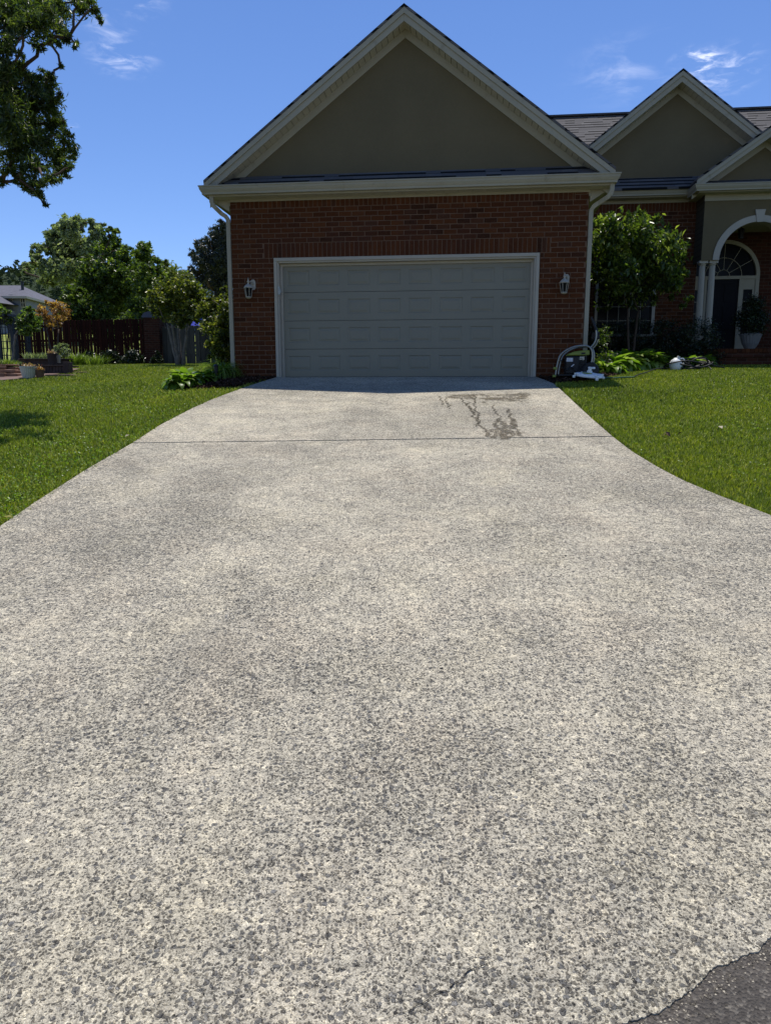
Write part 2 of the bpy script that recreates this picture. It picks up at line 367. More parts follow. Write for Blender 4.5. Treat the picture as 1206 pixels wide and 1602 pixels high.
def npmesh(name, verts, nper, faces, mat, rv, parent=None, loc=None):
    """verts (N*nper,3); faces: list of index tuples within one element; rv (N,) value per element"""
    N = len(verts) // nper
    me = bpy.data.meshes.new(name); me.vertices.add(len(verts)); me.vertices.foreach_set('co', np.ascontiguousarray(verts, dtype=np.float32).ravel())
    base = (np.arange(N) * nper)[:, None]
    idx = np.concatenate([base + np.array(f)[None, :] for f in faces], axis=1).ravel()
    tot = np.tile([len(f) for f in faces], N); start = np.concatenate([[0], np.cumsum(tot)[:-1]])
    me.loops.add(len(idx)); me.loops.foreach_set('vertex_index', idx.astype(np.int32))
    me.polygons.add(len(tot)); me.polygons.foreach_set('loop_start', start.astype(np.int32)); me.polygons.foreach_set('loop_total', tot.astype(np.int32))
    me.update(calc_edges=True)
    at = me.attributes.new('rnd', 'FLOAT', 'POINT'); at.data.foreach_set('value', np.repeat(rv, nper).astype(np.float32))
    me.materials.append(mat); o = bpy.data.objects.new(name, me); col.objects.link(o)
    if parent: o.parent = parent
    return o


def leaves(name, cen, size, mat, parent=None, aspect=.45, up=.35, droop=0.0, rv=None):
    """leaf-shaped folded faces at cen (N,3)"""
    N = len(cen); d = rng.normal(size=(N, 3)); d[:, 2] -= droop; d /= np.linalg.norm(d, axis=1)[:, None]
    nrm = rng.normal(size=(N, 3)) * (1 - up); nrm[:, 2] += up * 1.6
    s = np.cross(d, nrm); s /= np.linalg.norm(s, axis=1)[:, None] + 1e-9
    n2 = np.cross(s, d); L = size * rng.uniform(.6, 1.3, N)[:, None]; Wd = L * aspect * .5
    base = cen - d * L * .5; tip = cen + d * L * .5 - n2 * L * .08
    a = cen + s * Wd + n2 * Wd * .35 - d * L * .05; b = cen - s * Wd + n2 * Wd * .35 - d * L * .05
    v = np.stack([base, a, tip, b], axis=1).reshape(-1, 3)
    if rv is None: rv = np.clip(rng.normal(.45, .25, N), 0, 1)
    return npmesh(name, v, 4, [(0, 1, 2), (0, 2, 3)], mat, rv, parent)


def clumps(blobs, n, clump=.22, per=60, shell=.55):
    """blobs: (center, (rx,ry,rz)); leaves gather in clumps placed mostly in the outer part of each blob"""
    vol = np.array([b[1][0] * b[1][2] for b in blobs]); vol = vol / vol.sum(); out = []; rvs = []
    for (c, r), w in zip(blobs, vol):
        nc = max(3, int(n * w / per)); d = rng.normal(size=(nc, 3)); d /= np.linalg.norm(d, axis=1)[:, None]
        rad = shell + (1.08 - shell) * rng.random(nc)[:, None] ** .7
        cc = np.array(c) + d * rad * np.array(r)
        tone = rng.normal(0, .14, nc)
        k = rng.integers(int(per * .5), int(per * 1.5), nc)
        idx = np.repeat(np.arange(nc), k); rr = np.array(r).mean()
        sp = clump * rr * rng.uniform(.5, 1.2, nc)[idx]
        p = cc[idx] + rng.normal(size=(len(idx), 3)) * sp[:, None] * np.array([1, 1, .75])
        out.append(p); rvs.append(np.clip(rng.normal(.42, .2, len(idx)) + tone[idx], 0, 1))
    return np.concatenate(out), np.concatenate(rvs)


def px_blobs(Y, lst, dy=1.0, zs=1.0, k=1.0):
    """blobs given as pixel x, y, radius at distance Y, with their own random depth"""
    out = []
    for i, b in enumerate(lst):
        px, py, r = b[:3]; Yb = Y + (b[3] if len(b) > 3 else random.uniform(-dy, dy)); rr = r * Yb / F * k
        out.append((tuple(P(px, py, Yb)), (rr, rr * 1.1, rr * zs)))
    return out


def tree(name, label, cat, base, blobs, n, leaf, mat, bark, tr, per=60, clump=.21, shell=.5, stems=1, aspect=.5, droop=0, up=.35, limb=.28, group=None, twigs=3):
    base = Vector(base); root = empty(name, base, label, cat, group=group)
    t = MB(); cs = [Vector(b[0]) - base for b in blobs]
    cen = sum(cs, Vector()) / len(cs); fork_z = min(c.z - b[1][2] * .4 for c, b in zip(cs, blobs)); fork_z = max(.12 * cen.z, min(fork_z, cen.z * .7))
    tops = []
    for s in range(stems):
        ang = s * 2.4 + 1; off = Vector((math.cos(ang), math.sin(ang), 0)) * (tr * 1.6 if stems > 1 else 0)
        top = Vector((cen.x * .25, cen.y * .25, fork_z)) + off * (4 if stems > 1 else 0)
        k = 6; pts = [off.lerp(top, i / k) + Vector((random.uniform(-1, 1), random.uniform(-1, 1), 0)) * tr * .35 * (i > 0) for i in range(k + 1)]
        pts[0].z = -.15; tops.append(pts[-1])
        t.tube(pts, [tr * (1.25 if i == 0 else 1 - .35 * i / k) for i in range(k + 1)], 9)
    # limbs branch from limb to limb, thinning with what they still carry
    nodes = list(tops); par = [-1] * len(tops); dr = [0.0] * len(tops); order = sorted(range(len(cs)), key=lambda i: min((cs[i] - q).length for q in tops)); who = [None] * len(tops)
    for i in order:
        b_ = min(range(len(nodes)), key=lambda k: (cs[i] - nodes[k]).length + .45 * dr[k])
        nodes.append(cs[i]); par.append(b_); dr.append(dr[b_] + (cs[i] - nodes[b_]).length); who.append(i)
    cnt = [1] * len(nodes)
    for k in range(len(nodes) - 1, len(tops) - 1, -1): cnt[par[k]] += cnt[k]
    tot = max(cnt); rad_ = [tr * limb * 3.0 * math.sqrt(c_ / tot) * .8 + tr * .02 for c_ in cnt]
    for k in range(len(tops), len(nodes)):
        a_, c_ = nodes[par[k]], nodes[k]; L_ = (c_ - a_).length; br = blobs[who[k]][1][0]
        m1 = a_.lerp(c_, .35) + Vector((random.gauss(0, 1), random.gauss(0, 1), random.gauss(.5, .6))) * L_ * .05
        m2 = a_.lerp(c_, .7) + Vector((random.gauss(0, 1), random.gauss(0, 1), random.gauss(.5, .6))) * L_ * .08
        ra = min(rad_[k] * 1.15, rad_[par[k]] if par[k] >= len(tops) else tr * .62)
        t.tube([a_, m1, m2, c_], [ra, (ra + rad_[k]) / 2, rad_[k] * .95, rad_[k] * .75], 6)
        for q in range(twigs):
            e = c_ + Vector((random.gauss(0, 1), random.gauss(0, 1), random.gauss(.2, .8))).normalized() * br * .85
            t.tube([c_, c_.lerp(e, .5) + Vector((0, 0, br * .08)), e], [rad_[k] * .5, rad_[k] * .3, rad_[k] * .12], 4)
    t.build('trunk', bark, root, smooth=True)
    p, rv = clumps([(tuple(c), b[1]) for c, b in zip(cs, blobs)], n, clump, per, shell)
    p = p[p[:, 2] > .05]; rv = rv[:len(p)]
    leaves('crown', p, leaf, mat, root, aspect, up, droop, rv)
    return root


# ------------------------------------------------------------------ ground heights
HO = Vector((-2.86275975, 14.0, 1.80175397))
ux = Vector((math.cos(YAW), -math.sin(YAW), 0)); uy = Vector((math.sin(YAW), math.cos(YAW), 0))
def HW(u, v, w=0): return HO + ux * u + uy * v + Vector((0, 0, w))


def h(x, y):
    x = np.asarray(x, float); y = np.asarray(y, float)
    v = (x - HO.x) * math.sin(YAW) + (y - 14) * math.cos(YAW)
    t = np.clip((y - 6) / 6, 0, 1); t = t * t * (3 - 2 * t); ye = y * (1 - t) + (14 + v) * t
    z = np.interp(ye, [-50, -3, 0, 14, 18.3, 28, 31, 60, 120, 600], [-.3, -.1, 0, 1.80, 2.14, 2.62, 2.75, 6.7, 10, 14])
    s = np.clip((-x - 3.5) / 3.5, 0, 1); s = s * s * (3 - 2 * s)
    return z - .33 * s * np.exp(-((y - 17.6) ** 2) / 17.0)
def hz(x, y): return float(h(x, y))


def ground(px, py):
    """where the sight line through this pixel meets the ground"""
    d = ray(px, py); t = .5
    while t < 90:
        q = Vector((0, 0, EYE)) + d * t
        if q.z < hz(q.x, q.y): return q
        t += .02
    return q
def G(x, y): return Vector((x, y, hz(x, y)))


EL = [(-3.6, .6), (-2.9, 2.2), (-2.51, 3.39), (-2.6, 4.77), (-2.64, 5.37), (-2.66, 5.91), (-2.68, 6.47), (-2.67, 7.51), (-2.71, 8.73), (-2.67, 9.98), (-2.6, 10.92), (-2.39, 12.33), (-2.23, 13.2), (-2.07, 13.90)]
ER = [(4.3, 2.95), (3.3, 3.3), (2.9, 3.99), (2.73, 5.03), (2.59, 5.58), (2.51, 6.02), (2.47, 6.49), (2.45, 7.16), (2.48, 7.9), (2.54, 8.85), (2.63, 10.05), (2.82, 12.27), (2.80, 12.75), (2.74, 13.37)]
def xl(y): return np.interp(y, [p[1] for p in EL], [p[0] for p in EL])
def xr(y): return np.interp(y, [p[1] for p in ER], [p[0] for p in ER])
def front(x): return 1.328 + (x - .46) * .45


def grid_mesh(name, Pts, mat, skirt=0):
    n, m_ = Pts.shape[:2]; b = MB(); vs = [tuple(p) for p in Pts.reshape(-1, 3)]
    fs = [(i * m_ + j, i * m_ + j + 1, (i + 1) * m_ + j + 1, (i + 1) * m_ + j) for i in range(n - 1) for j in range(m_ - 1)]
    if skirt:
        ring = [j for j in range(m_)] + [i * m_ + m_ - 1 for i in range(1, n)] + [(n - 1) * m_ + j for j in range(m_ - 2, -1, -1)] + [i * m_ for i in range(n - 2, 0, -1)]
        k = len(vs); vs += [(vs[i][0], vs[i][1], vs[i][2] - skirt) for i in ring]; L = len(ring)
        fs += [(ring[i], k + i, k + (i + 1) % L, ring[(i + 1) % L]) for i in range(L)]
    b.add(vs, fs); return b.build(name, mat)


# lawn sheet reaching the horizon
def axis(a, b, fine0, fine1, step, g=1.25):
    o = list(np.arange(fine0, fine1, step)); s = step; x = fine0
    while x > a: s *= g; x -= s; o.insert(0, x)
    s = step; x = o[-1]
    while x < b: s *= g; x += s; o.append(x)
    return np.array(o)
ax = axis(-900, 900, -20, 20, .5); ay = axis(-60, 1500, -4, 34, .5)
XX, YY = np.meshgrid(ax, ay); ZZ = h(XX, YY) - .045
o = grid_mesh('ground', np.stack([XX, YY, ZZ], -1), M['soil']); tag(o, kind='structure')

m = Mat('far_grass', (.1, .15, .03), .9, .1); v = m.obj()
m.color(m.ramp(m.math('ADD', m.math('MULTIPLY', m.noise(v, .35, 5, .65), .6), m.math('MULTIPLY', m.noise(v, 7, 4, .8), .4)), [(.35, (.13, .17, .03)), (.5, (.22, .26, .055)), (.65, (.34, .35, .10))])); m.bump(m.noise(v, 12, 3, .8), .08); M['fargrass'] = m.m
X2, Y2 = np.meshgrid(np.linspace(-90, 60, 76), np.linspace(31.8, 118, 60)); o = grid_mesh('field', np.stack([X2, Y2, h(X2, Y2) + .01], -1), M['fargrass']); tag(o, kind='structure')

# driveway: two slabs with an open joint, jagged lower end
def slab(name, ks, joint_lo, joint_hi):
    rows = []
    for k in ks:
        yl = joint_lo[0] + (joint_hi[0] - joint_lo[0]) * k; yr = joint_lo[1] + (joint_hi[1] - joint_lo[1]) * k
        A = np.array([float(xl(yl)), yl]); B = np.array([float(xr(yr)), yr]); t = np.linspace(0, 1, 61)[:, None]
        rows.append(A + (B - A) * t)
    xy = np.array(rows); return xy
up = slab('u', np.linspace(0, 1, 60), (7.635, 7.915), (13.90, 13.37))
o = grid_mesh('driveway', np.dstack([up[..., 0], up[..., 1], h(up[..., 0], up[..., 1])]), M['concrete'], .13); tag(o, kind='structure')
# lower slab: columns run from the jagged end to the joint
cols = []
def xi(t): return -3.55 + 7.8 * t
ts = np.concatenate([np.linspace(0, .45, 60, endpoint=False), np.linspace(.45, .70, 330, endpoint=False), np.linspace(.70, 1, 50)])
jag = 0
for t in ts:
    xt = -2.67 + (2.48 + 2.67) * t; yt = 7.60 + .275 * t; xf = xi(t); jag = jag * .93 + random.uniform(-.0035, .0035)
    y0 = front(xf) + .016 * math.sin(xf * 9) + .004 * math.sin(xf * 27 + 1) + jag + random.uniform(-.0018, .0018)
    c_ = []
    for j in range(61):
        s_ = (j / 60) ** 1.6; y = y0 + (yt - y0) * s_
        a_, b_ = float(xl(y)), float(xr(y)); xx = a_ + (b_ - a_) * t
        w_ = min(1, s_ * 4); w_ = w_ * w_ * (3 - 2 * w_); xx = xf * (1 - w_) + xx * w_
        c_.append((xx, y, hz(xx, y)))
    cols.append(c_)
lo = np.array(cols)
o = grid_mesh('driveway', lo, M['concrete'], .05); tag(o, kind='structure')
# black filler deep in the joint
b = MB(); b.add([(-2.66, 7.59, hz(-2.66, 7.6) - .03), (2.47, 7.865, hz(2.47, 7.87) - .03), (2.47, 7.93, hz(2.47, 7.92) - .028), (-2.66, 7.65, hz(-2.66, 7.64) - .028)], [(0, 1, 2, 3)])
o = b.build('joint_filler', M['dark']); tag(o, kind='structure')
# road at the foot of the drive
gx = np.linspace(-40, 40, 161)
rr = np.array([[(x, y_, hz(x, y_) - .004) for y_ in np.linspace(-9, front(x) + .12 if -4 < x < 5 else front(max(-4, min(5, x))) - .1, 24)] for x in gx])
o = grid_mesh('road', rr, M['asphalt']); tag(o, kind='structure')

# cracks: thin dark slivers let into the concrete
def crack(pts, w, name='driveway_crack'):
    L = []; Rr = []
    pts = [Vector((x, y)) for x, y in pts]; fine = []
    for a, c in zip(pts, pts[1:]):
        n = max(2, int((c - a).length / .012))
        fine += [a.lerp(c, i / n) for i in range(n)]
    fine.append(pts[-1]); j = Vector((0, 0))
    for i, p in enumerate(fine):
        j = j * .86 + Vector((random.uniform(-1, 1), random.uniform(-1, 1))) * .0035
        t = (fine[min(i + 1, len(fine) - 1)] - fine[max(0, i - 1)]).normalized(); n = Vector((-t.y, t.x)); ww = w * random.uniform(.15, 1) * math.sin(math.pi * min(1, max(.08, i / len(fine)))) ** .4
        q = p + j; L.append(q + n * ww); Rr.append(q - n * ww)
    b = MB(); vs = [(q.x, q.y, hz(q.x, q.y) + .003) for q in L] + [(q.x, q.y, hz(q.x, q.y) + .003) for q in Rr]; k = len(L)
    b.add(vs, [(i, i + 1, k + i + 1, k + i) for i in range(k - 1)]); o = b.build(name, M['dark']); tag(o, kind='structure')
crack([(0.0, 1.345), (.07, 1.375), (.14, 1.41), (.20, 1.46), (.26, 1.49)], .0018)
crack([(.40, 1.56), (.50, 1.585), (.57, 1.62)], .0013)
crack([(.93, 1.74), (1.05, 1.78), (1.2, 1.80)], .0014)
o = None

# wet runs on the upper slab, from a splash near the door
def wet_run(px0, py0, px1, py1, w, k=26, wob=.030):
    a, c = ground(px0, py0), ground(px1, py1); b = MB(); L = []; Rr = []; j = 0; off = 0
    d = (c - a); n = Vector((-d.y, d.x, 0)).normalized()
    for i in range(k + 1):
        j = j * .8 + random.uniform(-1, 1) * wob; p = a.lerp(c, i / k) + n * j; ww = w * random.uniform(.7, 1.25) * .6; L.append(p + n * ww); Rr.append(p - n * ww)
    vs = [(q.x, q.y, hz(q.x, q.y) + .004) for q in L + Rr]; m_ = len(L)
    return vs, [(i, i + 1, m_ + i + 1, m_ + i) for i in range(m_ - 1)]
b = MB()
for a in ((700, 622, 708, 640, .022), (722, 622, 735, 645, .02), (735, 630, 745, 655, .03), (745, 640, 762, 684, .028), (757, 668, 772, 686, .02), (738, 618, 745, 640, .02), (775, 634, 782, 660, .02), (780, 655, 776, 687, .04), (793, 640, 803, 668, .028),
          (798, 655, 800, 686, .05), (790, 660, 790, 688, .06), (803, 664, 812, 684, .03), (806, 676, 815, 680, .03), (760, 632, 758, 625, .02), (771, 672, 781, 682, .04), (786, 672, 792, 686, .05), (692, 620, 690, 634, .02), (742, 655, 748, 668, .015)):
    vs, fs = wet_run(*a); vs = [(x, y, z + .0002 * len(b.f) / 26) for x, y, z in vs]; b.add(vs, fs, 1.0)
o = b.build('wet_runs', M['wet']); tag(o, kind='structure')
b = MB(); n_, m_ = 30, 12; pts = []
q = [ground(686, 617), ground(838, 612), ground(842, 634), ground(690, 624)]
for i in range(n_ + 1):
    for jj in range(m_ + 1):
        s, t = i / n_, jj / m_; p = q[0].lerp(q[1], s).lerp(q[3].lerp(q[2], s), t); pts.append((p.x, p.y, hz(p.x, p.y) + .0035))
eg = lambda i, jj: -1.0 * max(0, 1 - min(i, n_ - i) / 4, 1 - min(jj, m_ - jj) / 3)
k0 = len(b.r); b.add(pts, [(i * (m_ + 1) + jj, (i + 1) * (m_ + 1) + jj, (i + 1) * (m_ + 1) + jj + 1, i * (m_ + 1) + jj + 1) for i in range(n_) for jj in range(m_)], 0.0); b.r = [eg(i, jj) for i in range(n_ + 1) for jj in range(m_ + 1)]
o = b.build('wet_splash', M['wet']); tag(o, kind='structure')

exec_parts = True
# ================================================================== THE HOUSE
house = empty('brick_house', HO, 'red brick house with white two-car garage door, taupe gables and arched porch', 'house', -YAW)
CO = .0877; BL = .238
def bricks(mb, u0, u1, w0, w1, v, holes=(), soldier=(), seed=1, depth=.008):
    rg = random.Random(seed); k = 0; w = w0; J = .0135
    def free(a, b_, c, d):
        return not any(a < hb - .001 and b_ > ha + .001 and c < hd - .001 and d > hc + .001 for ha, hb, hc, hd in holes)
    def put(a, b_, c, d):
        a = max(a, u0); b_ = min(b_, u1)
        for ha, hb, hc, hd in list(holes):
            if c < hd - .002 and d > hc + .002:
                if a < ha < b_: put(a, ha, c, d); put(hb, b_, c, d) if b_ > hb else None; return
                if ha <= a < hb: a = hb
        if b_ - a < .03: return
        tj = rg.uniform(-.0015, .0015); dd = depth * rg.uniform(.6, 1.25); r = min(1, max(0, rg.gauss(.5, .25)))
        x0, x1, z0, z1 = a + J / 2, b_ - J / 2, c + J / 2 + tj, d - J / 2 + tj; e = .003
        mb.add([(x0, v, z0), (x1, v, z0), (x1, v, z1), (x0, v, z1), (x0 + e, v - dd, z0 + e), (x1 - e, v - dd, z0 + e), (x1 - e, v - dd, z1 - e), (x0 + e, v - dd, z1 - e)],
               [(4, 5, 6, 7), (0, 1, 5, 4), (1, 2, 6, 5), (2, 3, 7, 6), (3, 0, 4, 7)], r)
    while w < w1 - .02:
        top = min(w + CO, w1); off = (k % 2) * BL / 2; u = u0 - off
        while u < u1:
            put(u, u + BL, w, top); u += BL
        w += CO; k += 1
    for (a, b_, c, d) in soldier:
        u = a
        while u < b_ - .01: 
            hs_ = holes; put2 = (u, min(u + CO * .96, b_), c, d)
            x0, x1 = put2[0] + J / 2, put2[1] - J / 2; dd = depth; r = min(1, max(0, rg.gauss(.5, .22)))
            mb.add([(x0, v, c + J / 2), (x1, v, c + J / 2), (x1, v, d - J / 2), (x0, v, d - J / 2), (x0 + .003, v - dd, c + .008), (x1 - .003, v - dd, c + .008), (x1 - .003, v - dd, d - .008), (x0 + .003, v - dd, d - .008)],
                   [(4, 5, 6, 7), (0, 1, 5, 4), (1, 2, 6, 5), (2, 3, 7, 6), (3, 0, 4, 7)], r)
            u += CO * .96


GW = 6.455
DO = (.80, 5.64, -.4, 2.165)            # outer edge of the door trim
# mortar bed of the garage front, with the opening left open
b = MB()
b.box(0, DO[0], 0, .2, -.35, 3.6); b.box(DO[1], GW, 0, .2, -.35, 3.6); b.box(DO[0], DO[1], 0, .2, DO[3], 3.6)
b.build('mortar', M['mortar'], house)
S1 = (.62, 5.82, DO[3], DO[3] + 3 * CO); S2 = (.12, GW - .24, DO[3] + 10 * CO, 3.172)
b = MB(); bricks(b, 0, GW, DO[3] - 29 * CO, 3.172, 0, holes=[DO, (S1[0], S1[1], DO[3], S1[3]), (S2[0], S2[1], S2[2], S2[3])], soldier=[S1, S2], seed=3)
b.build('brick_face', M['brick'], house)
b = MB(); b.box(.0, .2, .2, 8.6, -.4, 3.6); b.build('side_wall', M['brick_flat'], house)
b = MB(); b.box(GW - .2, GW, .2, 5.5, -.4, 3.6); b.build('side_wall', M['brick_flat'], house)
# wing wall behind
WV = 5.5
WIN = (7.56, 9.02, 1.15, 2.92)
b = MB(); b.box(GW, WIN[0], WV, WV + .2, 0, 4.6); b.box(WIN[1], 9.95, WV, WV + .2, 0, 4.6); b.box(WIN[0], WIN[1], WV, WV + .2, 0, WIN[2]); b.box(WIN[0], WIN[1], WV, WV + .2, WIN[3], 4.6)
b.build('mortar', M['mortar'], house)
b = MB(); A_ = (WIN[0] - .1, WIN[1] + .1, WIN[3], WIN[3] + 2 * CO); B_ = (GW, 9.95, WIN[3] + 13 * CO, 4.27)
bricks(b, GW, 9.95, WIN[3] - 31 * CO, 4.27, WV, holes=[WIN, A_, B_], soldier=[A_, B_], seed=5)
b.build('brick_face', M['brick'], house)
DV = 6.7
b = MB(); b.box(9.95, 10.12, DV, DV + .2, .3, 4.2); b.box(11.9, 13.2, DV, DV + .2, .3, 4.2); b.box(10.12, 11.9, DV, DV + .2, 3.62, 4.2); b.box(9.95, 10.0, WV + .2, DV, .3, 4.2); b.build('porch_back_wall', M['brick_flat'], house)
# corner fill over the fanlight
CXD, RF = 10.985, .89
b = MB(); pts = [(10.12, 2.70), (10.12, 3.62), (CXD, 3.62)] + [(CXD + RF * math.cos(q), 2.70 + RF * math.sin(q)) for q in np.linspace(math.pi / 2, math.pi, 14)]
b.prism(pts, DV, DV + .2); pts = [(CXD, 3.62), (11.9, 3.62), (11.9, 2.70)] + [(CXD + RF * math.cos(q), 2.70 + RF * math.sin(q)) for q in np.linspace(0, math.pi / 2, 14)]
b.prism(pts, DV, DV + .2); b.build('porch_back_wall', M['brick_flat'], house)

# --- garage door
door = MB(); DL, DR_, DT = .935, 5.505, 2.075
b = MB(); b.box(DL - .01, DR_ + .01, .19, .21, -.03, DT + .02); gd = b.build('garage_door', M['door_white'], house)
SH = [0.0, .522, 1.043, 1.562, 2.075]
for s in range(4):
    b = MB(); z0, z1 = SH[s] + .004, SH[s + 1] - .003; v0 = .135
    pw = (DR_ - DL) / 8
    for i in range(8):
        x0, x1 = DL + i * pw, DL + (i + 1) * pw; cx = (x0 + x1) / 2; cz = (z0 + z1) / 2
        rects = [(x0, x1, z0, z1, 0), (cx - .212, cx + .212, cz - .135, cz + .135, 0), (cx - .196, cx + .196, cz - .119, cz + .119, .009), (cx - .180, cx + .180, cz - .103, cz + .103, .0075), (cx - .150, cx + .150, cz - .073, cz + .073, .002)]
        vs = []
        for (a, c, d, e, dep) in rects: vs += [(a, v0 + dep, d), (c, v0 + dep, d), (c, v0 + dep, e), (a, v0 + dep, e)]
        fs = [(4 * k + j, 4 * k + (j + 1) % 4, 4 * k + 4 + (j + 1) % 4, 4 * k + 4 + j) for k in range(4) for j in range(4)] + [(16, 17, 18, 19)]
        b.add(vs, fs)
    b.add([(DL, v0, z0), (DR_, v0, z0), (DR_, v0 + .05, z0), (DL, v0 + .05, z0)], [(0, 1, 2, 3)]); b.add([(DL, v0, z1), (DR_, v0, z1), (DR_, v0 + .05, z1), (DL, v0 + .05, z1)], [(0, 1, 2, 3)])
    b.build('door_section', M['door_white'], gd)
b = MB(); b.box(DL, DR_, .125, .135, -.012, .006); b.build('weather_seal', M['black'], gd)
# trim in three steps
b = MB()
def frame(mb, o4, wd, v0, v1):
    a, c, d, e = o4; mb.box(a, a + wd, v0, v1, d, e - wd); mb.box(c - wd, c, v0, v1, d, e - wd); mb.box(a, c, v0, v1, e - wd, e)
frame(b, (DO[0], DO[1], -.04, DO[3]), .06, -.022, .19); frame(b, (DO[0] + .06, DO[1] - .06, -.04, DO[3] - .06), .03, .0, .19); frame(b, (DO[0] + .09, DO[1] - .09, -.04, DO[3] - .09), .045, .10, .19)
b.build('door_frame', M['white'], house, bevel=.004)
b = MB(); b.box(.868, .905, -.034, -.024, 1.50, 1.66); b.box(.885, .915, -.05, -.034, 1.51, 1.57); b.add([(.905, -.045, 1.50), (.93, -.04, 1.56), (.91, -.04, 1.63), (.895, -.03, 1.62)], [(0, 1, 2, 3)])
b.build('keypad', M['steel'], house)

# --- wall lanterns
for cu in (.345, 6.07):
    b = MB(); w0 = 1.45
    b.prism([(cu + .01, w0 + .18), (cu + .01, w0 + .30), (cu + .035, w0 + .335), (cu + .075, w0 + .335), (cu + .10, w0 + .30), (cu + .10, w0 + .18), (cu + .075, w0 + .15), (cu + .035, w0 + .15)], -.03, -.009)
    ln = b.build('wall_lantern', M['white'], house)
    c = (cu, -.15, w0)
    b = MB(); b.tube([(cu + .055, -.03, w0 + .25), (cu + .04, -.10, w0 + .30), (cu + .01, -.15, w0 + .27), (cu, -.15, w0 + .22)], .012, 8); b.build('bracket', M['white'], ln)
    b = MB(); b.lathe([(.085, .165), (.088, .175), (.07, .20), (.045, .225), (.022, .24), (.014, .255), (.024, .28), (.016, .30), (.008, .33), (.002, .355)], c, 12); b.build('cap', M['white'], ln)
    b = MB(); b.lathe([(.03, -.02), (.052, -.004), (.056, .004), (.052, .012)], c, 12)
    for k in range(6):
        q = k * math.pi / 3; b.tube([(cu + .05 * math.cos(q), -.15 + .05 * math.sin(q), w0 + .01), (cu + .078 * math.cos(q), -.15 + .078 * math.sin(q), w0 + .168)], .005, 5)
    b.build('cage', M['white'], ln)
    b = MB(); b.lathe([(.044, .013), (.070, .163)], c, 6); b.build('glass', M['glass'], ln)
    b = MB(); b.lathe([(.012, .012), (.012, .10), (.004, .12)], c, 8); b.build('candle', M['white'], ln)


# --- gables
def soffit_rake(u0, w0, u1, w1, va, vb, mat, parent, step=.125):
    """boards across the slope between wall and barge board"""
    L = math.hypot(u1 - u0, w1 - w0); n = int(L / step); b = MB(); th = .012
    for i in range(n + 1):
        a, c = i * step / L, min(1, (i * step + step - .010) / L)
        if a >= 1: break
        p0 = (u0 + (u1 - u0) * a, w0 + (w1 - w0) * a); p1 = (u0 + (u1 - u0) * c, w0 + (w1 - w0) * c)
        b.prism([p0, p1, (p1[0], p1[1] + th), (p0[0], p0[1] + th)], va, vb)
    return b.build('soffit', mat, parent)


def gable(au, aw, half, slope, vf, vw, vb, base_w, pentw, fh=.20, ul=None, ur=None, nosoff=False):
    """au,aw: top of barge board; vf front, vw wall plane, vb back"""
    ul = half if ul is None else ul; ur = half if ur is None else ur
    cs = math.hypot(1, slope); T = .045
    # shingled roof
    b = MB()
    for sg, hf in ((-1, ul), (1, ur)):
        e = (au + sg * hf, aw - hf * slope)
        up_ = .012 * cs; t2 = up_ + T
        b.prism([(au, aw + up_), (e[0], e[1] + up_), (e[0], e[1] + t2), (au, aw + t2)], vf - .03, vb)
    b.build('roof', M['shingle'], house)
    # deck, barge boards, soffit, frieze
    b = MB()
    for sg, hf in ((-1, ul), (1, ur)):
        e = (au + sg * hf, aw - hf * slope)
        b.prism([(au, aw), (e[0], e[1]), (e[0], e[1] - .02), (au, aw - .02)], vf + .03, vb - .05)
    b.build('roof_deck', M['timber'], house)
    b = MB()
    for sg, hf in ((-1, ul), (1, ur)):
        e = (au + sg * hf, aw - hf * slope)
        b.prism([(au, aw + .01), (e[0], e[1] + .01), (e[0], e[1] - fh), (au, aw - fh)], vf, vf + .03)
        b.prism([(au, aw + .012), (e[0], e[1] + .012), (e[0], e[1] - fh * .42), (au, aw - fh * .42)], vf - .022, vf - .001)
    b.build('barge_board', M['trim'], house, bevel=.003)
    for sg, hf in ((-1, ul), (1, ur)):
        z0 = aw - fh + .01; soffit_rake(au, z0, au + sg * hf, z0 - hf * slope, vf + .03, vw - .015, M['soffit'], house)
    fb = aw - fh + .01
    b = MB()
    for sg, hf in ((-1, ul), (1, ur)):
        e = (au + sg * hf, fb - hf * slope); k = .115 * cs
        b.prism([(au, fb), (e[0], e[1]), (e[0], e[1] - k), (au, fb - k)], vw - .02, vw)
    b.build('frieze_board', M['trim'], house, bevel=.003)
    b = MB(); hb = (fb + .1 - base_w) / slope
    b.prism([(au - hb, base_w), (au + hb, base_w), (au, fb + .1)], vw + .001, vw + .15); b.build('gable_wall', M['stucco'], house)


def kgutter(pts_top, v_or_u, a, c, wt, axis='x', out=-1):
    """K-style gutter profile, front at v_or_u, extruded a..c"""
    d = .125; prof = [(0, 0), (0, -.02), (.012, -.03), (.016, -.06), (.035, -.095), (.05, -.115), (.053, -.145), (d, -.145), (d, 0), (d - .012, 0), (d - .012, -.13), (.06, -.13), (.02, -.05), (.012, 0)]
    return [(v_or_u + (-out) * x, wt + y) for x, y in prof]


AW = 6.11; SL = .75; AU = 3.2275
gable(AU, AW, 3.6, SL, -.30, 0, 9.4, 3.5, 3.6)
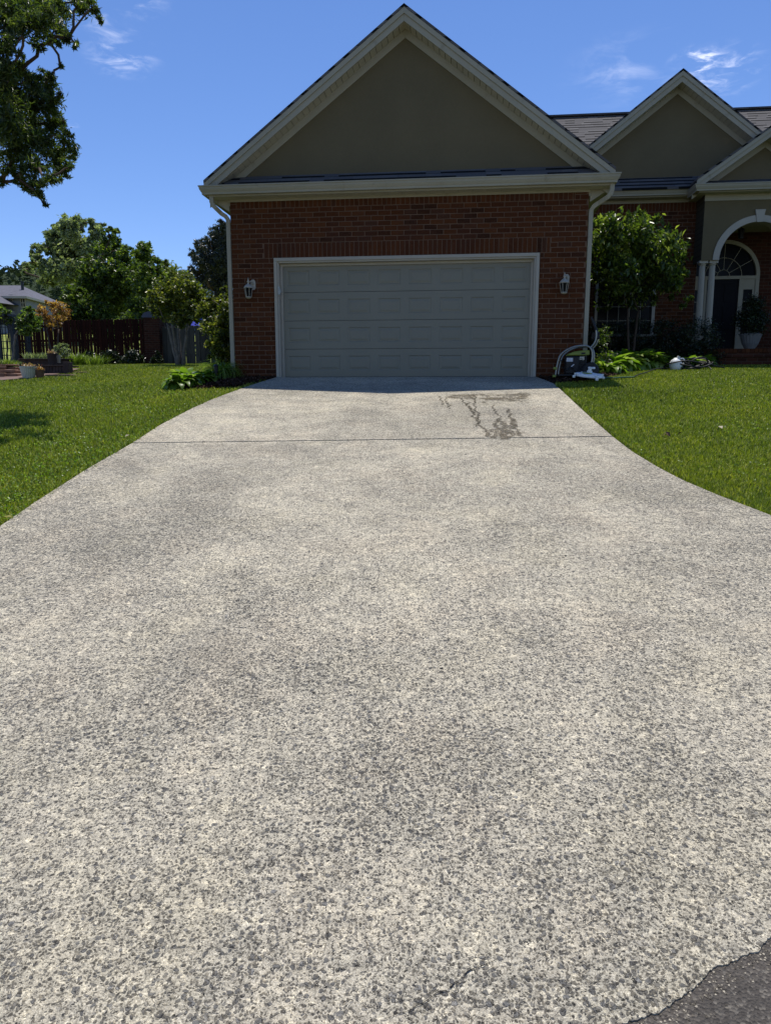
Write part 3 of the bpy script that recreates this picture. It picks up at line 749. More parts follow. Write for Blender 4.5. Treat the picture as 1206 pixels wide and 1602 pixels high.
# pent roof strip below the gable, gutter, soffit and frieze
EW = 3.372
b = MB(); b.add([(-.33, -.275, EW + .02), (GW + .33, -.275, EW + .02), (GW + .1, .0, 3.60), (-.1, .0, 3.60), (-.33, -.275, EW - .03), (GW + .33, -.275, EW - .03), (GW + .1, .0, 3.50), (-.1, .0, 3.50)], [(0, 1, 2, 3), (4, 7, 6, 5), (0, 4, 5, 1), (1, 5, 6, 2), (2, 6, 7, 3), (3, 7, 4, 0)])
b.build('roof', M['shingle'], house)
GF = -.385; GL, GR = -.46, GW + .46
b = MB()
prof = kgutter(None, GF, 0, 0, EW)
# mitred gutter around both corners
def gutter_run(mb, prof, path):
    """profile offsets follow a right-angled path; prof (off,w) off measured outward-in from the front line"""
    n = len(prof); vs = []
    for (pu, pv, du, dv) in path:
        for (o_, w_) in prof: vs.append((pu + du * o_, pv + dv * o_, w_))
    k = len(path); fs = [(i * n + j, i * n + (j + 1) % n, (i + 1) * n + (j + 1) % n, (i + 1) * n + j) for i in range(k - 1) for j in range(n)]
    fs += [tuple(range(n)), tuple(range((k - 1) * n, k * n))]; mb.add(vs, fs)
prof0 = [(x - GF, w_) for x, w_ in prof]
gutter_run(b, prof0, [(GL, 8.0, 1, 0), (GL, GF, 1, 1), (GR, GF, -1, 1), (GR, 4.9, -1, 0)])
b.build('gutter', M['trim'], house)
SW = 3.205
b = MB(); b.box(GL + .125, GR - .125, GF + .125, GF + .145, SW - .005, EW + .0); b.box(GL + .125, GL + .145, GF + .145, 8, SW - .005, EW); b.box(GR - .145, GR - .125, GF + .145, 4.95, SW - .005, EW); b.build('fascia', M['trim'], house)
b = MB(); u = GL + .146
while u < GR - .15:
    b.box(u, min(u + .244, GR - .146), GF + .146, -.022, SW, SW + .012); u += .25
v_ = -.02
while v_ < 7.8:
    b.box(GL + .146, -.001, v_, v_ + .244, SW, SW + .012)
    if v_ < 4.8: b.box(GW + .001, GR - .146, v_, v_ + .244, SW, SW + .012)
    v_ += .25
b.build('soffit', M['soffit'], house)
b = MB(); b.box(-.022, GW + .022, -.022, 0, 3.162, SW + .06); b.box(-.022, 0, 0, 5.5, 3.10, SW + .06); b.box(GW, GW + .022, 0, 5.0, 3.10, SW + .06); b.build('frieze_board', M['trim'], house)
# boxed return under the right rake: closes the corner between soffit and wall
for (a, c) in ((GL + .13, -.023), (GW + .023, GR - .13)): b = MB(); b.prism([(a, SW - .002), (c, SW - .002), (c if c < 1 else a, SW - .20)], .02, .05); b.build('eave_return', M['trim'], house)

# downspouts, flat rectangular pipe
def downspout(pts, w=.075, d=.055):
    b = MB(); vs = []; n = len(pts)
    for i, p in enumerate(pts):
        p = Vector(p); t = (Vector(pts[min(i + 1, n - 1)]) - Vector(pts[max(i - 1, 0)])).normalized(); sd_ = Vector((0, 1, 0)); nn = t.cross(sd_).normalized()
        for a_, c_ in ((-1, -1), (1, -1), (1, 1), (-1, 1)): vs.append(p + nn * a_ * w / 2 + sd_ * c_ * d / 2)
    fs = [(i * 4 + k, i * 4 + (k + 1) % 4, (i + 1) * 4 + (k + 1) % 4, (i + 1) * 4 + k) for i in range(n - 1) for k in range(4)] + [(3, 2, 1, 0), tuple(range(4 * n - 4, 4 * n))]
    b.add(vs, fs); return b.build('downspout', M['trim'], house, bevel=.008)
def ds(side):
    s = -1 if side < 0 else 1; x0 = GL + .20 if s < 0 else GR - .12; x1 = -.045 if s < 0 else GW + .045; v = -.02
    v0 = -.25
    P_ = [(x0, v0, 3.24), (x0, v0, 3.12), (x0 - s * .02, v0 + .01, 3.06), (x0 - s * .07, v0 + .04, 3.01), (x1 + s * .10, -.05, 2.955), (x1 + s * .04, -.02, 2.92), (x1, 0.0, 2.86), (x1, .0, 2.70), (x1, .0, .05 if s < 0 else .06)]
    return downspout(P_, .075)
ds(-1); ds(1)

# --- wing: main roof, second gable, porch gable
b = MB(); MR = [(2.2, 5.05, 4.52), (22, 5.05, 4.52), (22, 9.15, 7.56), (4.5, 9.15, 7.56)]
b.add(MR + [(x, y, z - .06) for x, y, z in MR], [(0, 1, 2, 3), (4, 7, 6, 5), (0, 4, 5, 1), (1, 5, 6, 2), (2, 6, 7, 3), (3, 7, 4, 0)])
BK = [(2.2, 13.3, 4.52), (22, 13.3, 4.52), (22, 9.16, 7.56), (4.5, 9.16, 7.56)]; b.add(BK, [(0, 1, 2, 3)]); b.add([(2.2, 5.05, 4.52), (2.2, 13.3, 4.52), (4.5, 9.15, 7.56)], [(0, 1, 2)])
b.build('roof', M['shingle'], house)
b = MB(); b.box(4.5, 22, 9.06, 9.25, 7.56, 7.60); b.build('ridge_cap', M['shingle'], house)
b = MB(); b.box(.2, 2.4, 9.5, 13, .0, 4.5); b.build('rear_wall', M['brick_flat'], house)
b = MB(); b.box(9.95, 21.5, 9, 13, .2, 4.5); b.build('rear_wall', M['brick_flat'], house)
gable(9.25, 7.06, 3.2, .77, 5.15, WV, 9.1, 4.66, 4.7, fh=.22, ur=3.0)
# eave of the wing between garage and porch
W2 = 4.50; GF2 = 5.08
b = MB(); b.add([(GW + .1, 5.16, W2 + .02), (9.75, 5.16, W2 + .02), (9.75, WV, 4.76), (GW + .1, WV, 4.76), (GW + .1, 5.16, W2 - .04), (9.75, 5.16, W2 - .04), (9.75, WV, 4.68), (GW + .1, WV, 4.68)], [(0, 1, 2, 3), (4, 7, 6, 5), (0, 4, 5, 1), (1, 5, 6, 2), (2, 6, 7, 3), (3, 7, 4, 0)]); b.build('roof', M['shingle'], house)
PV = 4.87; PU = 9.86; GF3 = 4.47; GU3 = 9.50; PW = 4.42
b = MB(); pr = [(x, w_) for x, w_ in kgutter(None, 0, 0, 0, W2)]
gutter_run(b, pr, [(GW + .2, GF2, 0, 1), (GU3 + .09, GF2, 0, 1)])
pr3 = [(x, w_) for x, w_ in kgutter(None, 0, 0, 0, PW)]
gutter_run(b, pr3, [(GU3, GF2 + .15, 1, 0), (GU3, GF3, 1, 1), (13.4, GF3, 0, 1)])
b.build('gutter', M['trim'], house)
b = MB(); b.box(GW + .2, GU3 + .12, GF2 + .125, GF2 + .145, W2 - .17, W2); b.box(GU3 + .125, 13.4, GF3 + .125, GF3 + .145, PW - .165, PW); b.build('fascia', M['trim'], house)
b = MB(); u = GW + .2
while u < 9.6: b.box(u, u + .244, GF2 + .146, WV - .022, W2 - .165, W2 - .153); u += .25
u = GU3 + .147
while u < 13.2: b.box(u, u + .244, GF3 + .146, PV - .022, PW - .155, PW - .143); u += .25
b.box(GU3 + .147, PU - .002, PV - .02, WV - .03, PW - .155, PW - .143)
b.build('soffit', M['soffit'], house)
b = MB(); b.box(GW, 9.86, WV - .022, WV, 4.262, 4.35); b.box(PU - .015, 13.3, PV - .022, PV, 4.125, PW - .14); b.build('frieze_board', M['trim'], house)
# porch front with arch
AC = (11.10, 2.80); RI, RO = .845, .985
b = MB(); N_ = 24
for sgn in (-1, 1):
    arc = [(AC[0] + sgn * RI * math.cos(q), AC[1] + RI * math.sin(q)) for q in np.linspace(0, math.pi / 2, N_)]
    edge = PU if sgn < 0 else 2 * AC[0] - PU
    for i in range(N_ - 1):
        (a0, a1), (c0, c1) = arc[i], arc[i + 1]
        t0, t1 = 4.14, 4.14
        b.prism([(a0, a1), (c0, c1), (c0, t1), (a0, t0)], PV, PV + .28)
    b.box(min(edge, arc[0][0]), max(edge, arc[0][0]), PV, PV + .28, AC[1], 4.14)
b.box(PU, 2 * AC[0] - PU, PV, PV + .28, 4.14, 4.4)
b.build('porch_wall', M['stucco'], house)
b = MB()
for i in range(48):
    q0, q1 = math.pi * i / 48, math.pi * (i + 1) / 48
    if 23 <= i <= 24: continue
    b.prism([(AC[0] + r_ * math.cos(q), AC[1] + r_ * math.sin(q)) for r_, q in ((RI - .004, q0), (RO, q0), (RO, q1), (RI - .004, q1))], PV - .03, PV + .29)
at_ = b.build('arch_trim', M['white'], house)
b = MB(); b.prism([(AC[0] - .065, AC[1] + RI - .02), (AC[0] + .065, AC[1] + RI - .02), (AC[0] + .115, AC[1] + RO + .12), (AC[0] - .115, AC[1] + RO + .12)], PV - .05, PV + .3); b.build('keystone', M['white'], at_, bevel=.004)
b = MB(); b.box(PU, PU + .03, PV + .28, WV, AC[1], 4.3); b.box(PU - .004, PU, PV, WV - .001, AC[1], 4.3); b.build('porch_side_wall', M['lap'], house)
b = MB(); b.box(PU + .03, 13.2, PV + .28, DV, 3.78, 3.86); b.build('porch_ceiling', M['soffit'], house)
b = MB(); b.box(10.02, 13.2, 4.72, DV, .55, .735); b.box(10.02, 13.2, 4.78, DV, 0, .55); b.build('porch_floor', M['brick_flat'], house)
b = MB()
for i in range(33): b.box(10.02 + i * .096, 10.02 + i * .096 + .086, 4.70, 4.9, .65, .742, random.random())
b.build('porch_edge_bricks', M['brick'], house)
for cu in (9.935, 10.165, 2 * AC[0] - 10.165, 2 * AC[0] - 9.935):
    b = MB(); b.lathe([(.072, .80), (.076, 1.4), (.074, 2.0), (.066, 2.70)], (cu, 5.0, 0), 80, flute=.09, nfl=20)
    cl = b.build('column', M['white'], house)
    b = MB(); b.box(cu - .095, cu + .095, 4.905, 5.095, .742, .775); b.lathe([(.09, .776), (.092, .79), (.078, .80)], (cu, 5, 0), 32); b.build('base', M['white'], cl)
    b = MB(); b.lathe([(.072, 2.70), (.085, 2.715), (.085, 2.74)], (cu, 5, 0), 32); b.box(cu - .1, cu + .1, 4.9, 5.1, 2.741, 2.799); b.build('capital', M['white'], cl)
gable(11.10, 5.58, 1.85, .70, 4.53, PV + .01, 7.6, 4.5, 4.5, fh=.19, ul=1.55, ur=1.66)
b = MB(); b.add([(GU3 + .1, 4.55, PW + .02), (13.3, 4.55, PW + .02), (13.1, PV + .012, 4.58), (GU3 + .3, PV + .012, 4.58)], [(0, 1, 2, 3)]); b.build('roof', M['shingle'], house)
# front door with fanlight and sidelights
b = MB(); b.box(CXD - .40, CXD + .40, DV - .0, DV + .05, .75, 2.62)
fd = b.build('front_door', M['black_door'], house)
b = MB()
for (x0, x1) in ((-.33, -.05), (.05, .33)):
    for (z0, z1) in ((.9, 1.25), (1.35, 1.95), (2.05, 2.5)): b.box(CXD + x0, CXD + x1, DV - .012, DV - .001, z0, z1)
b.build('door_panel', M['black_door'], fd, bevel=.008)
b = MB(); b.tube([(CXD - .33, DV - .03, 1.6), (CXD - .33, DV - .07, 1.62), (CXD - .25, DV - .07, 1.62)], .012, 8); b.build('handle', M['steel'], fd)
b = MB()
for s in (-1, 1):
    x = CXD + s * .43; b.box(min(x - .03, x + .03), max(x - .03, x + .03), DV - .04, DV + .06, .745, 2.62)
    x = CXD + s * .85; b.box(x - .045, x + .045, DV - .04, DV + .06, .745, 2.70)
    a, c = sorted((CXD + s * .46, CXD + s * .805)); b.box(a, c, DV - .02, DV + .05, .745, 1.15); b.box(a, c, DV - .02, DV + .05, 2.36, 2.62); b.box(a, a + .06, DV - .02, DV + .05, 1.15, 2.36); b.box(c - .06, c, DV - .02, DV + .05, 1.15, 2.36)
b.box(CXD - .805, CXD + .805, DV - .045, DV + .06, 2.62, 2.70)
for i in range(28):
    q0, q1 = math.pi * i / 28, math.pi * (i + 1) / 28
    b.prism([(CXD + r_ * math.cos(q), 2.701 + r_ * math.sin(q)) for r_, q in ((.805, q0), (.895, q0), (.895, q1), (.805, q1))], DV - .045, DV + .06)
b.build('door_surround', M['trim'], house)
for s in (-1, 1):
    b = MB(); a, c = sorted((CXD + s * .52, CXD + s * .745)); b.box(a, c, DV + .02, DV + .03, 1.15, 2.36); sl = b.build('sidelight', M['glass'], house)
    b = MB()
    for z in (1.45, 1.75, 2.05): b.box(a, c, DV + .006, DV + .018, z, z + .014)
    b.build('muntin', M['trim'], sl)
b = MB(); b.prism([(CXD + .81 * math.cos(q), 2.70 + .81 * math.sin(q)) for q in np.linspace(0, math.pi, 30)], DV + .02, DV + .03); fl = b.build('fanlight', M['glass'], house)
b = MB()
for q in np.linspace(0, math.pi, 7)[1:-1]:
    b.tube([(CXD + .16 * math.cos(q), DV + .008, 2.70 + .16 * math.sin(q)), (CXD + .81 * math.cos(q), DV + .008, 2.70 + .81 * math.sin(q))], .008, 5)
for rr_ in (.16, .46): b.tube([(CXD + rr_ * math.cos(q), DV + .008, 2.70 + rr_ * math.sin(q)) for q in np.linspace(0, math.pi, 24)], .008, 5)
b.build('muntin', M['trim'], fl)
# porch ceiling lantern
b = MB(); c = (11.02, 5.75, 3.45); b.tube([(11.02, 5.75, 3.78), (11.02, 5.75, 3.66)], .012, 6); b.lathe([(.09, .20), (.03, .24)], c, 12); b.lathe([(.02, -.02), (.055, 0), (.055, .015)], c, 12)
for k in range(6):
    q = k * math.pi / 3; b.tube([(11.02 + .055 * math.cos(q), 5.75 + .055 * math.sin(q), 3.46), (11.02 + .075 * math.cos(q), 5.75 + .075 * math.sin(q), 3.65)], .005, 4)
pl = b.build('porch_lantern', M['dkmetal'], house); b = MB(); b.lathe([(.048, .016), (.068, .2)], c, 6); b.build('glass', M['glass'], pl)
# wing window
a, c, d, e = WIN
b = MB(); b.box(a, a + .065, WV - .03, WV + .08, d, e - .06); b.box(c - .075, c, WV - .03, WV + .08, d, e - .06); b.box(a, c, WV - .03, WV + .08, e - .06, e); b.box(a - .04, c + .04, WV - .06, WV + .08, d - .05, d)
wf = b.build('window', M['white'], house)
b = MB(); b.box(a + .06, c - .07, WV + .06, WV + .07, d, e - .06); b.build('pane', M['glass'], wf)
b = MB(); n_ = 5
for i in range(1, n_): x = a + .065 + (c - a - .14) * i / n_; b.box(x - (.02 if i in (2, 3) else .006), x + (.02 if i in (2, 3) else .006), WV + .035, WV + .055, d, e - .06) if False else b.box(x - .006, x + .006, WV + .035, WV + .055, d, e - .06)
for i in range(1, 5): z = d + (e - d - .06) * i / 5; b.box(a + .065, c - .075, WV + .04, WV + .052, z - .006, z + .006)
b.build('muntin', M['trim'], wf)
#PART2
# ================================================================== LAWN, BEDS
BEDL = [(-3.75, 12.62), (-3.45, 12.42), (-3.0, 12.36), (-2.55, 12.5), (-2.32, 13.0), (-2.16, 13.5), (-2.07, 13.92), (-2.8, 14.02), (-2.95, 14.6), (-3.5, 14.7), (-3.85, 13.6)]
BEDR = [(2.82, 12.42), (3.15, 12.55), (3.75, 12.85), (4.35, 13.7), (4.9, 14.75), (5.35, 15.45), (6.1, 15.9), (6.9, 16.2), (7.55, 16.75), (7.75, 17.6), (7.2, 18.6), (4.2, 19.0), (3.5, 13.3), (2.76, 13.36)]
def inside(x, y, poly):
    r = np.zeros(len(x), bool); n = len(poly)
    for i in range(n):
        (x0, y0), (x1, y1) = poly[i], poly[(i + 1) % n]
        c = ((y0 > y) != (y1 > y)) & (x < (x1 - x0) * (y - y0) / (y1 - y0 + 1e-12) + x0); r ^= c
    return r
PATIO = [(-16, 18.75), (-10.1, 18.7), (-9.65, 19.2), (-9.4, 20.0), (-9.2, 21.0), (-9.4, 22.6), (-16, 24.0)]
def houseuv(x, y):
    dx, dy = x - HO.x, y - HO.y
    return dx * ux.x + dy * ux.y, dx * uy.x + dy * uy.y
def grow(n, xa, xb, ya, yb, side):
    y = ya * (yb / ya) ** rng.random(n); x = rng.uniform(0, 1, n)
    lim = .60 * y + .4
    if side < 0: x = -lim + x * (lim - 2.2)
    else: x = 2.3 + x * (np.minimum(lim, 9.6) - 2.3)
    w = (lim - 2.2) * y ** -.35; keep = rng.random(n) < w / w.max()
    x, y = x[keep], y[keep]
    e = np.where(side < 0, -(x - xl(y)), x - xr(y)); e = e + .03 * np.sin(y * 7) * np.sin(y * 2.3) + rng.normal(0, .018, len(x))
    ok = e > (.012 if side < 0 else .052)
    ok &= ~inside(x, y, BEDL) & ~inside(x, y, BEDR) & ~inside(x, y, PATIO)
    u, v = houseuv(x, y); ok &= ~((u > -.05) & (u < 6.5) & (v > -.02)) & ~((u > 9.9) & (v > 4.66)) & ~((u > 6.4) & (v > 5.4))
    return x[ok], y[ok], e[ok]
def blades(x, y, e, hgt=.052):
    N = len(x); z = h(x, y) - .045; k = (y / 6.0)
    L = hgt * rng.uniform(.55, 1.25, N) * (1 + .15 * np.clip(k - 1, 0, 3)); W_ = .0036 * rng.uniform(.7, 1.4, N) * np.clip(k, .8, 3.2) ** .75
    L = L * (1 + .5 * (e < .06)); an = rng.uniform(0, 2 * np.pi, N); lean = rng.uniform(.1, .75, N)
    dx, dy = np.cos(an), np.sin(an); sx, sy = -np.sin(an + rng.normal(0, .8, N)), np.cos(an)
    def pt(t, w):
        lx = lean * L * t ** 2
        return np.stack([x + dx * lx + sx * W_ * w, y + dy * lx + sy * W_ * w, z + L * t * (1 - .25 * lean * t)], 1)
    v = np.stack([pt(0, -1), pt(0, 1), pt(.55, .9), pt(.55, -.9), pt(1, 0)], 1).reshape(-1, 3)
    rv = np.clip(rng.normal(.42, .22, N), 0, 1)
    dead = rng.random(N) < .02; rv[dead] = 1
    return v, rv
xs, ys, es = [], [], []
for sd_, n_, yb in ((-1, 560000, 31.5), (1, 420000, 18.5)):
    a_, c_, d_ = grow(n_, 0, 0, 4.3, yb, sd_); xs.append(a_); ys.append(c_); es.append(d_)
v_, rv_ = blades(np.concatenate(xs), np.concatenate(ys), np.concatenate(es))
o = npmesh('grass', v_, 5, [(0, 1, 2, 3), (3, 2, 4)], M['grass'], rv_); tag(o, 'short mown green lawn grass on both sides of the driveway', 'grass', kind='stuff')
# clover and broad weeds through the lawn
x_, y_, e_ = grow(60000, 0, 0, 4.3, 26, -1); x2, y2, e2 = grow(24000, 0, 0, 4.3, 18, 1)
X_, Y_, E_ = np.concatenate([x_, x2]), np.concatenate([y_, y2]), np.concatenate([e_, e2]); ns = .9 * (E_ < 1.2) * (X_ < 0) + np.sin(X_ * 2.1 + Y_) * np.sin(Y_ * 1.7 - X_ * .6) + rng.normal(0, .5, len(X_)); kp = ns > .55; X_, Y_ = X_[kp], Y_[kp]
cen = np.stack([X_, Y_, h(X_, Y_) - .045 + rng.uniform(.035, .06, len(X_))], 1)
o = leaves('clover', cen, .022, M['lf_hosta'], None, .8, .8); tag(o, 'small clover and weed leaves scattered through the lawn', 'clover', kind='stuff')


def bed(name, poly, n, lab):
    b = MB(); pts = [(x, y, hz(x, y) - .012) for x, y in poly]; c = np.mean(np.array(pts), 0); 
    fine = []
    for i in range(len(poly)):
        a_, c_ = Vector(poly[i]), Vector(poly[(i + 1) % len(poly)])
        for k in range(5): q = a_.lerp(c_, k / 5); fine.append((q.x + random.uniform(-.03, .03), q.y + random.uniform(-.03, .03)))
    rings = []
    for t in (1, .75, .5, .25):
        rings.append([(c[0] + (x - c[0]) * t, c[1] + (y - c[1]) * t) for x, y in fine])
    vs = [(x, y, hz(x, y) - .03 + .02 * (1 - (i == 0))) for i, r_ in enumerate(rings) for x, y in r_] + [(c[0], c[1], hz(c[0], c[1]) - .005)]; L = len(fine)
    fs = [(i * L + j, i * L + (j + 1) % L, (i + 1) * L + (j + 1) % L, (i + 1) * L + j) for i in range(3) for j in range(L)] + [(3 * L + j, 3 * L + (j + 1) % L, 4 * L) for j in range(L)]
    b.add(vs, fs); o = b.build(name, M['mulchbase']); tag(o, kind='structure')
    A = np.array(poly); x = rng.uniform(A[:, 0].min(), A[:, 0].max(), n * 2); y = rng.uniform(A[:, 1].min(), A[:, 1].max(), n * 2); k = inside(x, y, poly); x, y = x[k][:n], y[k][:n]
    cen = np.stack([x, y, h(x, y) + rng.uniform(-.012, .03, len(x))], 1)
    o = leaves('bark_mulch', cen, .055, M['mulch'], None, .5, .75); tag(o, lab, 'mulch', kind='stuff')
bed('flower_bed', BEDL, 9000, 'brown bark mulch around the hostas left of the garage')
bed('flower_bed', BEDR, 16000, 'brown bark mulch along the bed right of the garage')


# ------------------------------------------------------------------ plants
def strap_leaves(name, n, L, W_, mat, parent, arch=.8, prof=(.25, .85, 1, .75, .02), spread=(.15, 1.2), r0=.04, zj=.0):
    vs = []; rv = []
    for i in range(n):
        an = random.uniform(0, 2 * math.pi); el = random.uniform(*spread); Li = L * random.uniform(.65, 1.15); K = len(prof)
        d = Vector((math.cos(an), math.sin(an), 0)); s = Vector((-math.sin(an), math.cos(an), 0)); p = d * random.uniform(0, r0) + Vector((0, 0, random.uniform(0, zj)))
        a = math.pi / 2 - el * .5
        for k, w in enumerate(prof):
            t = k / (K - 1); ww = W_ * w * .5; q = p
            up_ = Vector((0, 0, 1)) * ww * .35
            vs += [q + s * ww + up_, q, q - s * ww + up_]
            stepv = d * math.cos(a) + Vector((0, 0, 1)) * math.sin(a); p = p + stepv * Li / (K - 1); a -= arch * (1.1 + el) / (K - 1)
        rv.append(min(1, max(0, random.gauss(.5, .22))))
    K = len(prof); f = []
    for k in range(K - 1): f += [(3 * k, 3 * k + 1, 3 * k + 4, 3 * k + 3), (3 * k + 1, 3 * k + 2, 3 * k + 5, 3 * k + 4)]
    return npmesh(name, np.array([tuple(v) for v in vs]), 3 * K, f, mat, np.array(rv), parent)


def hosta(px, py, size, label, group):
    g = ground(px, py); root = empty('hosta', g - Vector((0, 0, .03)), label, 'hosta', group=group)
    strap_leaves('leaf_cluster', 95, size * 1.15, size * .48, M['lf_hosta'], root, arch=1.25, prof=(.06, .14, .75, 1, .85, .45, .02), spread=(.05, 1.5), r0=size * .25)
    return root
GL_ = 'hostas in the bed left of the garage'; GR_ = 'hostas in the bed right of the garage'
for a in ((280, 606, .31, 'bright green hosta at the far left tip of the left bed'), (294, 604, .30, 'green hosta in the middle of the left bed'), (292, 596, .31, 'green hosta at the back of the left bed'), (322, 598, .26, 'low green hosta touching the black path light'), (334, 594, .24, 'small hosta in front of the ornamental grass'), (308, 600, .29, 'green hosta third along the front of the left bed')): hosta(*a, GL_)
for a in ((952, 584, .36, 'small sunlit hosta closest to the mulch path'), (1022, 577, .36, 'sunlit hosta ending the big clump before the ferns'), (962, 580, .48, 'large sunlit hosta nearest the pressure washer'), (985, 578, .50, 'large sunlit hosta in the middle of the right bed'), (1006, 577, .48, 'sunlit hosta at the right end of the big clump'), (972, 575.5, .5, 'hosta at the back left of the big clump'), (996, 575, .5, 'hosta at the back right of the big clump'),
          (1075, 576, .34, 'small hosta behind the white jug'), (1094, 574.5, .34, 'small pale hosta behind the coiled black hose'), (1040, 574.5, .3, 'shaded hosta between the two sunlit clumps')): hosta(*a, GR_)
g = ground(347, 592); r_ = empty('ornamental_grass', g, 'arching ornamental grass clump at the left garage corner', 'ornamental grass')
strap_leaves('blade_cluster', 420, .62, .012, M['lf_hosta'], r_, arch=1.9, prof=(1, 1, 1, .9, .7, .4, .05), spread=(.0, 1.2), r0=.08)
for (px, py, n_, L_, lab) in ((122, 573, 260, .6, 'tall dark grass clump behind the timber planter'), (150, 573, 160, .5, 'low dark grass clump at the foot of the red fence')):
    g = P(px, py, 26.5); g.z = hz(g.x, g.y) - .04; r_ = empty('grass_clump', g, lab, 'grass clump'); strap_leaves('blade_cluster', n_, L_, .03, M['lf_green'], r_, arch=.9, prof=(1, 1, .9, .6, .05), spread=(.0, .8), r0=.5)

BG = lambda px, Y: G(P(px, 575, Y).x, Y)
# small drooping tree before the wing window
tree('weeping_tree', 'small rounded weeping tree with glossy leaves by the wing window', 'tree', G(P(985, 575, 17.1).x, 17.1),
     px_blobs(16.9, [(988, 362, 30), (955, 362, 28), (1012, 372, 34), (1040, 392, 28), (950, 392, 36), (985, 395, 40), (1022, 405, 38), (1052, 418, 22), (1058, 446, 17), (946, 425, 26), (972, 430, 32), (1010, 436, 34), (1040, 440, 26), (955, 462, 26), (990, 462, 26), (1066, 400, 10), (1040, 372, 14), (938, 348, 12), (1075, 385, 6), (1072, 432, 8), (1076, 466, 6), (1068, 478, 5), (926, 348, 8), (958, 336, 10), (998, 336, 12), (1025, 346, 9), (1048, 356, 8), (1022, 470, 10), (1044, 466, 8), (1060, 385, 6)], .55, k=.84),
     9800, .14, M['lf_dogwood'], M['bark'], .035, per=13, clump=.24, shell=.35, aspect=.40, droop=.9, up=.5, stems=2)
tree('nandina_bush', 'thin upright bush against the right garage corner', 'bush', ground(944, 584), px_blobs(14.4, [(944, 512, 10), (952, 525, 10), (940, 535, 12), (948, 556, 14), (936, 562, 10)], .3), 750, .06, M['lf_green'], M['bark'], .012, per=20, stems=3, shell=.2)
# dark hedge under the window
hp = []
for i in range(9): hp.append((tuple(HW(7.35 + i * .34, 4.75, 1.04)), (.30, .42, .38))); hp.append((tuple(HW(7.35 + i * .34, 4.75, .55)), (.32, .45, .38)))
root = empty('hedge', HW(8.7, 4.75, .36), 'dark clipped evergreen hedge under the wing window', 'hedge')
b = MB()
for i in range(7): q = HW(7.5 + i * .42, 4.75, .2) - root.location; b.tube([q, q + Vector((.03, 0, .5)), q + Vector((-.02, 0, .8))], .018, 5)
b.build('stem', M['bark'], root)
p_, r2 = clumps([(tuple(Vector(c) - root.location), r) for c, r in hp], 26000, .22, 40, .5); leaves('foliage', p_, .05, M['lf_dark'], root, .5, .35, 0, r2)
for i, (u_, v_2) in enumerate(((8.1, 3.6), (9.0, 3.7), (9.8, 4.15))):
    q = HW(u_, v_2, 0); q.z = hz(q.x, q.y); r_ = empty('fern', q, ['dark fern left of the white jug', 'dark fern behind the white jug', 'dark fern at the foot of the white columns'][i], 'fern')
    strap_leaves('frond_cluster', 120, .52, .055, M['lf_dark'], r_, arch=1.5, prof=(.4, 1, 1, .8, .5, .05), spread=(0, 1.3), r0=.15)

# crape myrtles
tree('crape_myrtle', 'multi-stemmed crape myrtle with red-tinged tips before the grey fence', 'tree', BG(283, 25.5),
     px_blobs(25.3, [(262, 458, 20), (290, 452, 20), (244, 468, 14), (310, 470, 18), (275, 475, 22), (300, 485, 16), (258, 490, 15), (235, 480, 9), (318, 488, 10), (285, 497, 12), (270, 442, 9), (322, 470, 8)], 1), 9000, .12, M['lf_myrtle'], M['barkgrey'], .06, per=30, stems=5, shell=.3, aspect=.55)
tree('crape_myrtle', 'bushy crape myrtle full to the ground beside the downspout', 'tree', ground(352, 583),
     px_blobs(16.6, [(352, 470, 13), (338, 482, 15), (357, 490, 18), (322, 488, 12), (318, 474, 6), (345, 512, 22), (326, 508, 12), (358, 535, 20), (340, 540, 15), (355, 562, 12), (352, 452, 6), (358, 455, 7), (366, 510, 12), (330, 468, 6), (345, 572, 10), (357, 578, 9), (336, 558, 9), (348, 550, 14)], .5), 14000, .075, M['lf_myrtle'], M['barkgrey'], .035, per=26, stems=4, shell=.25, aspect=.55)

# trees beyond the fence
TG = 'trees beyond the back fence'
tree('silver_maple', 'tall open pale grey-green tree rising highest behind the fence', 'tree', BG(118, 48),
     px_blobs(48, [(108, 358, 20), (90, 368, 16), (124, 350, 13), (145, 352, 10), (152, 366, 13), (86, 392, 20), (60, 392, 10), (112, 390, 26), (140, 390, 24), (62, 412, 14), (45, 422, 9), (40, 412, 5), (80, 420, 18), (100, 425, 24), (74, 438, 14), (130, 415, 20), (56, 402, 8), (100, 342, 6), (132, 430, 20), (52, 410, 5), (70, 388, 6), (38, 424, 5), (118, 340, 5), (96, 350, 6), (160, 350, 5)], 2.5, k=.80), 30000, .24, M['lf_silver'], M['bark'], .26, per=40, shell=.15, clump=.2, group=TG)
tree('shade_tree', 'dense dark green tree with pointed top behind the red fence', 'tree', BG(178, 34),
     px_blobs(34, [(172, 370, 14), (178, 392, 20), (160, 398, 18), (195, 405, 18), (150, 418, 22), (178, 425, 28), (205, 430, 24), (140, 448, 24), (168, 455, 30), (200, 458, 30), (226, 448, 22), (120, 470, 22), (150, 485, 28), (185, 490, 30), (218, 485, 24), (110, 495, 16), (240, 470, 14), (205, 510, 24), (165, 515, 26), (130, 508, 18), (170, 360, 6), (228, 420, 14), (184, 362, 5), (200, 388, 7), (150, 395, 6), (130, 425, 8), (128, 528, 18, 30.4), (165, 532, 20, 30.2), (198, 530, 20, 30), (222, 520, 15, 30), (146, 545, 10, 30), (210, 548, 10, 29.7), (115, 515, 12, 30.6)], 2, k=.88), 50000, .17, M['lf_green'], M['bark'], .17, per=36, shell=.3, clump=.18, group=TG)
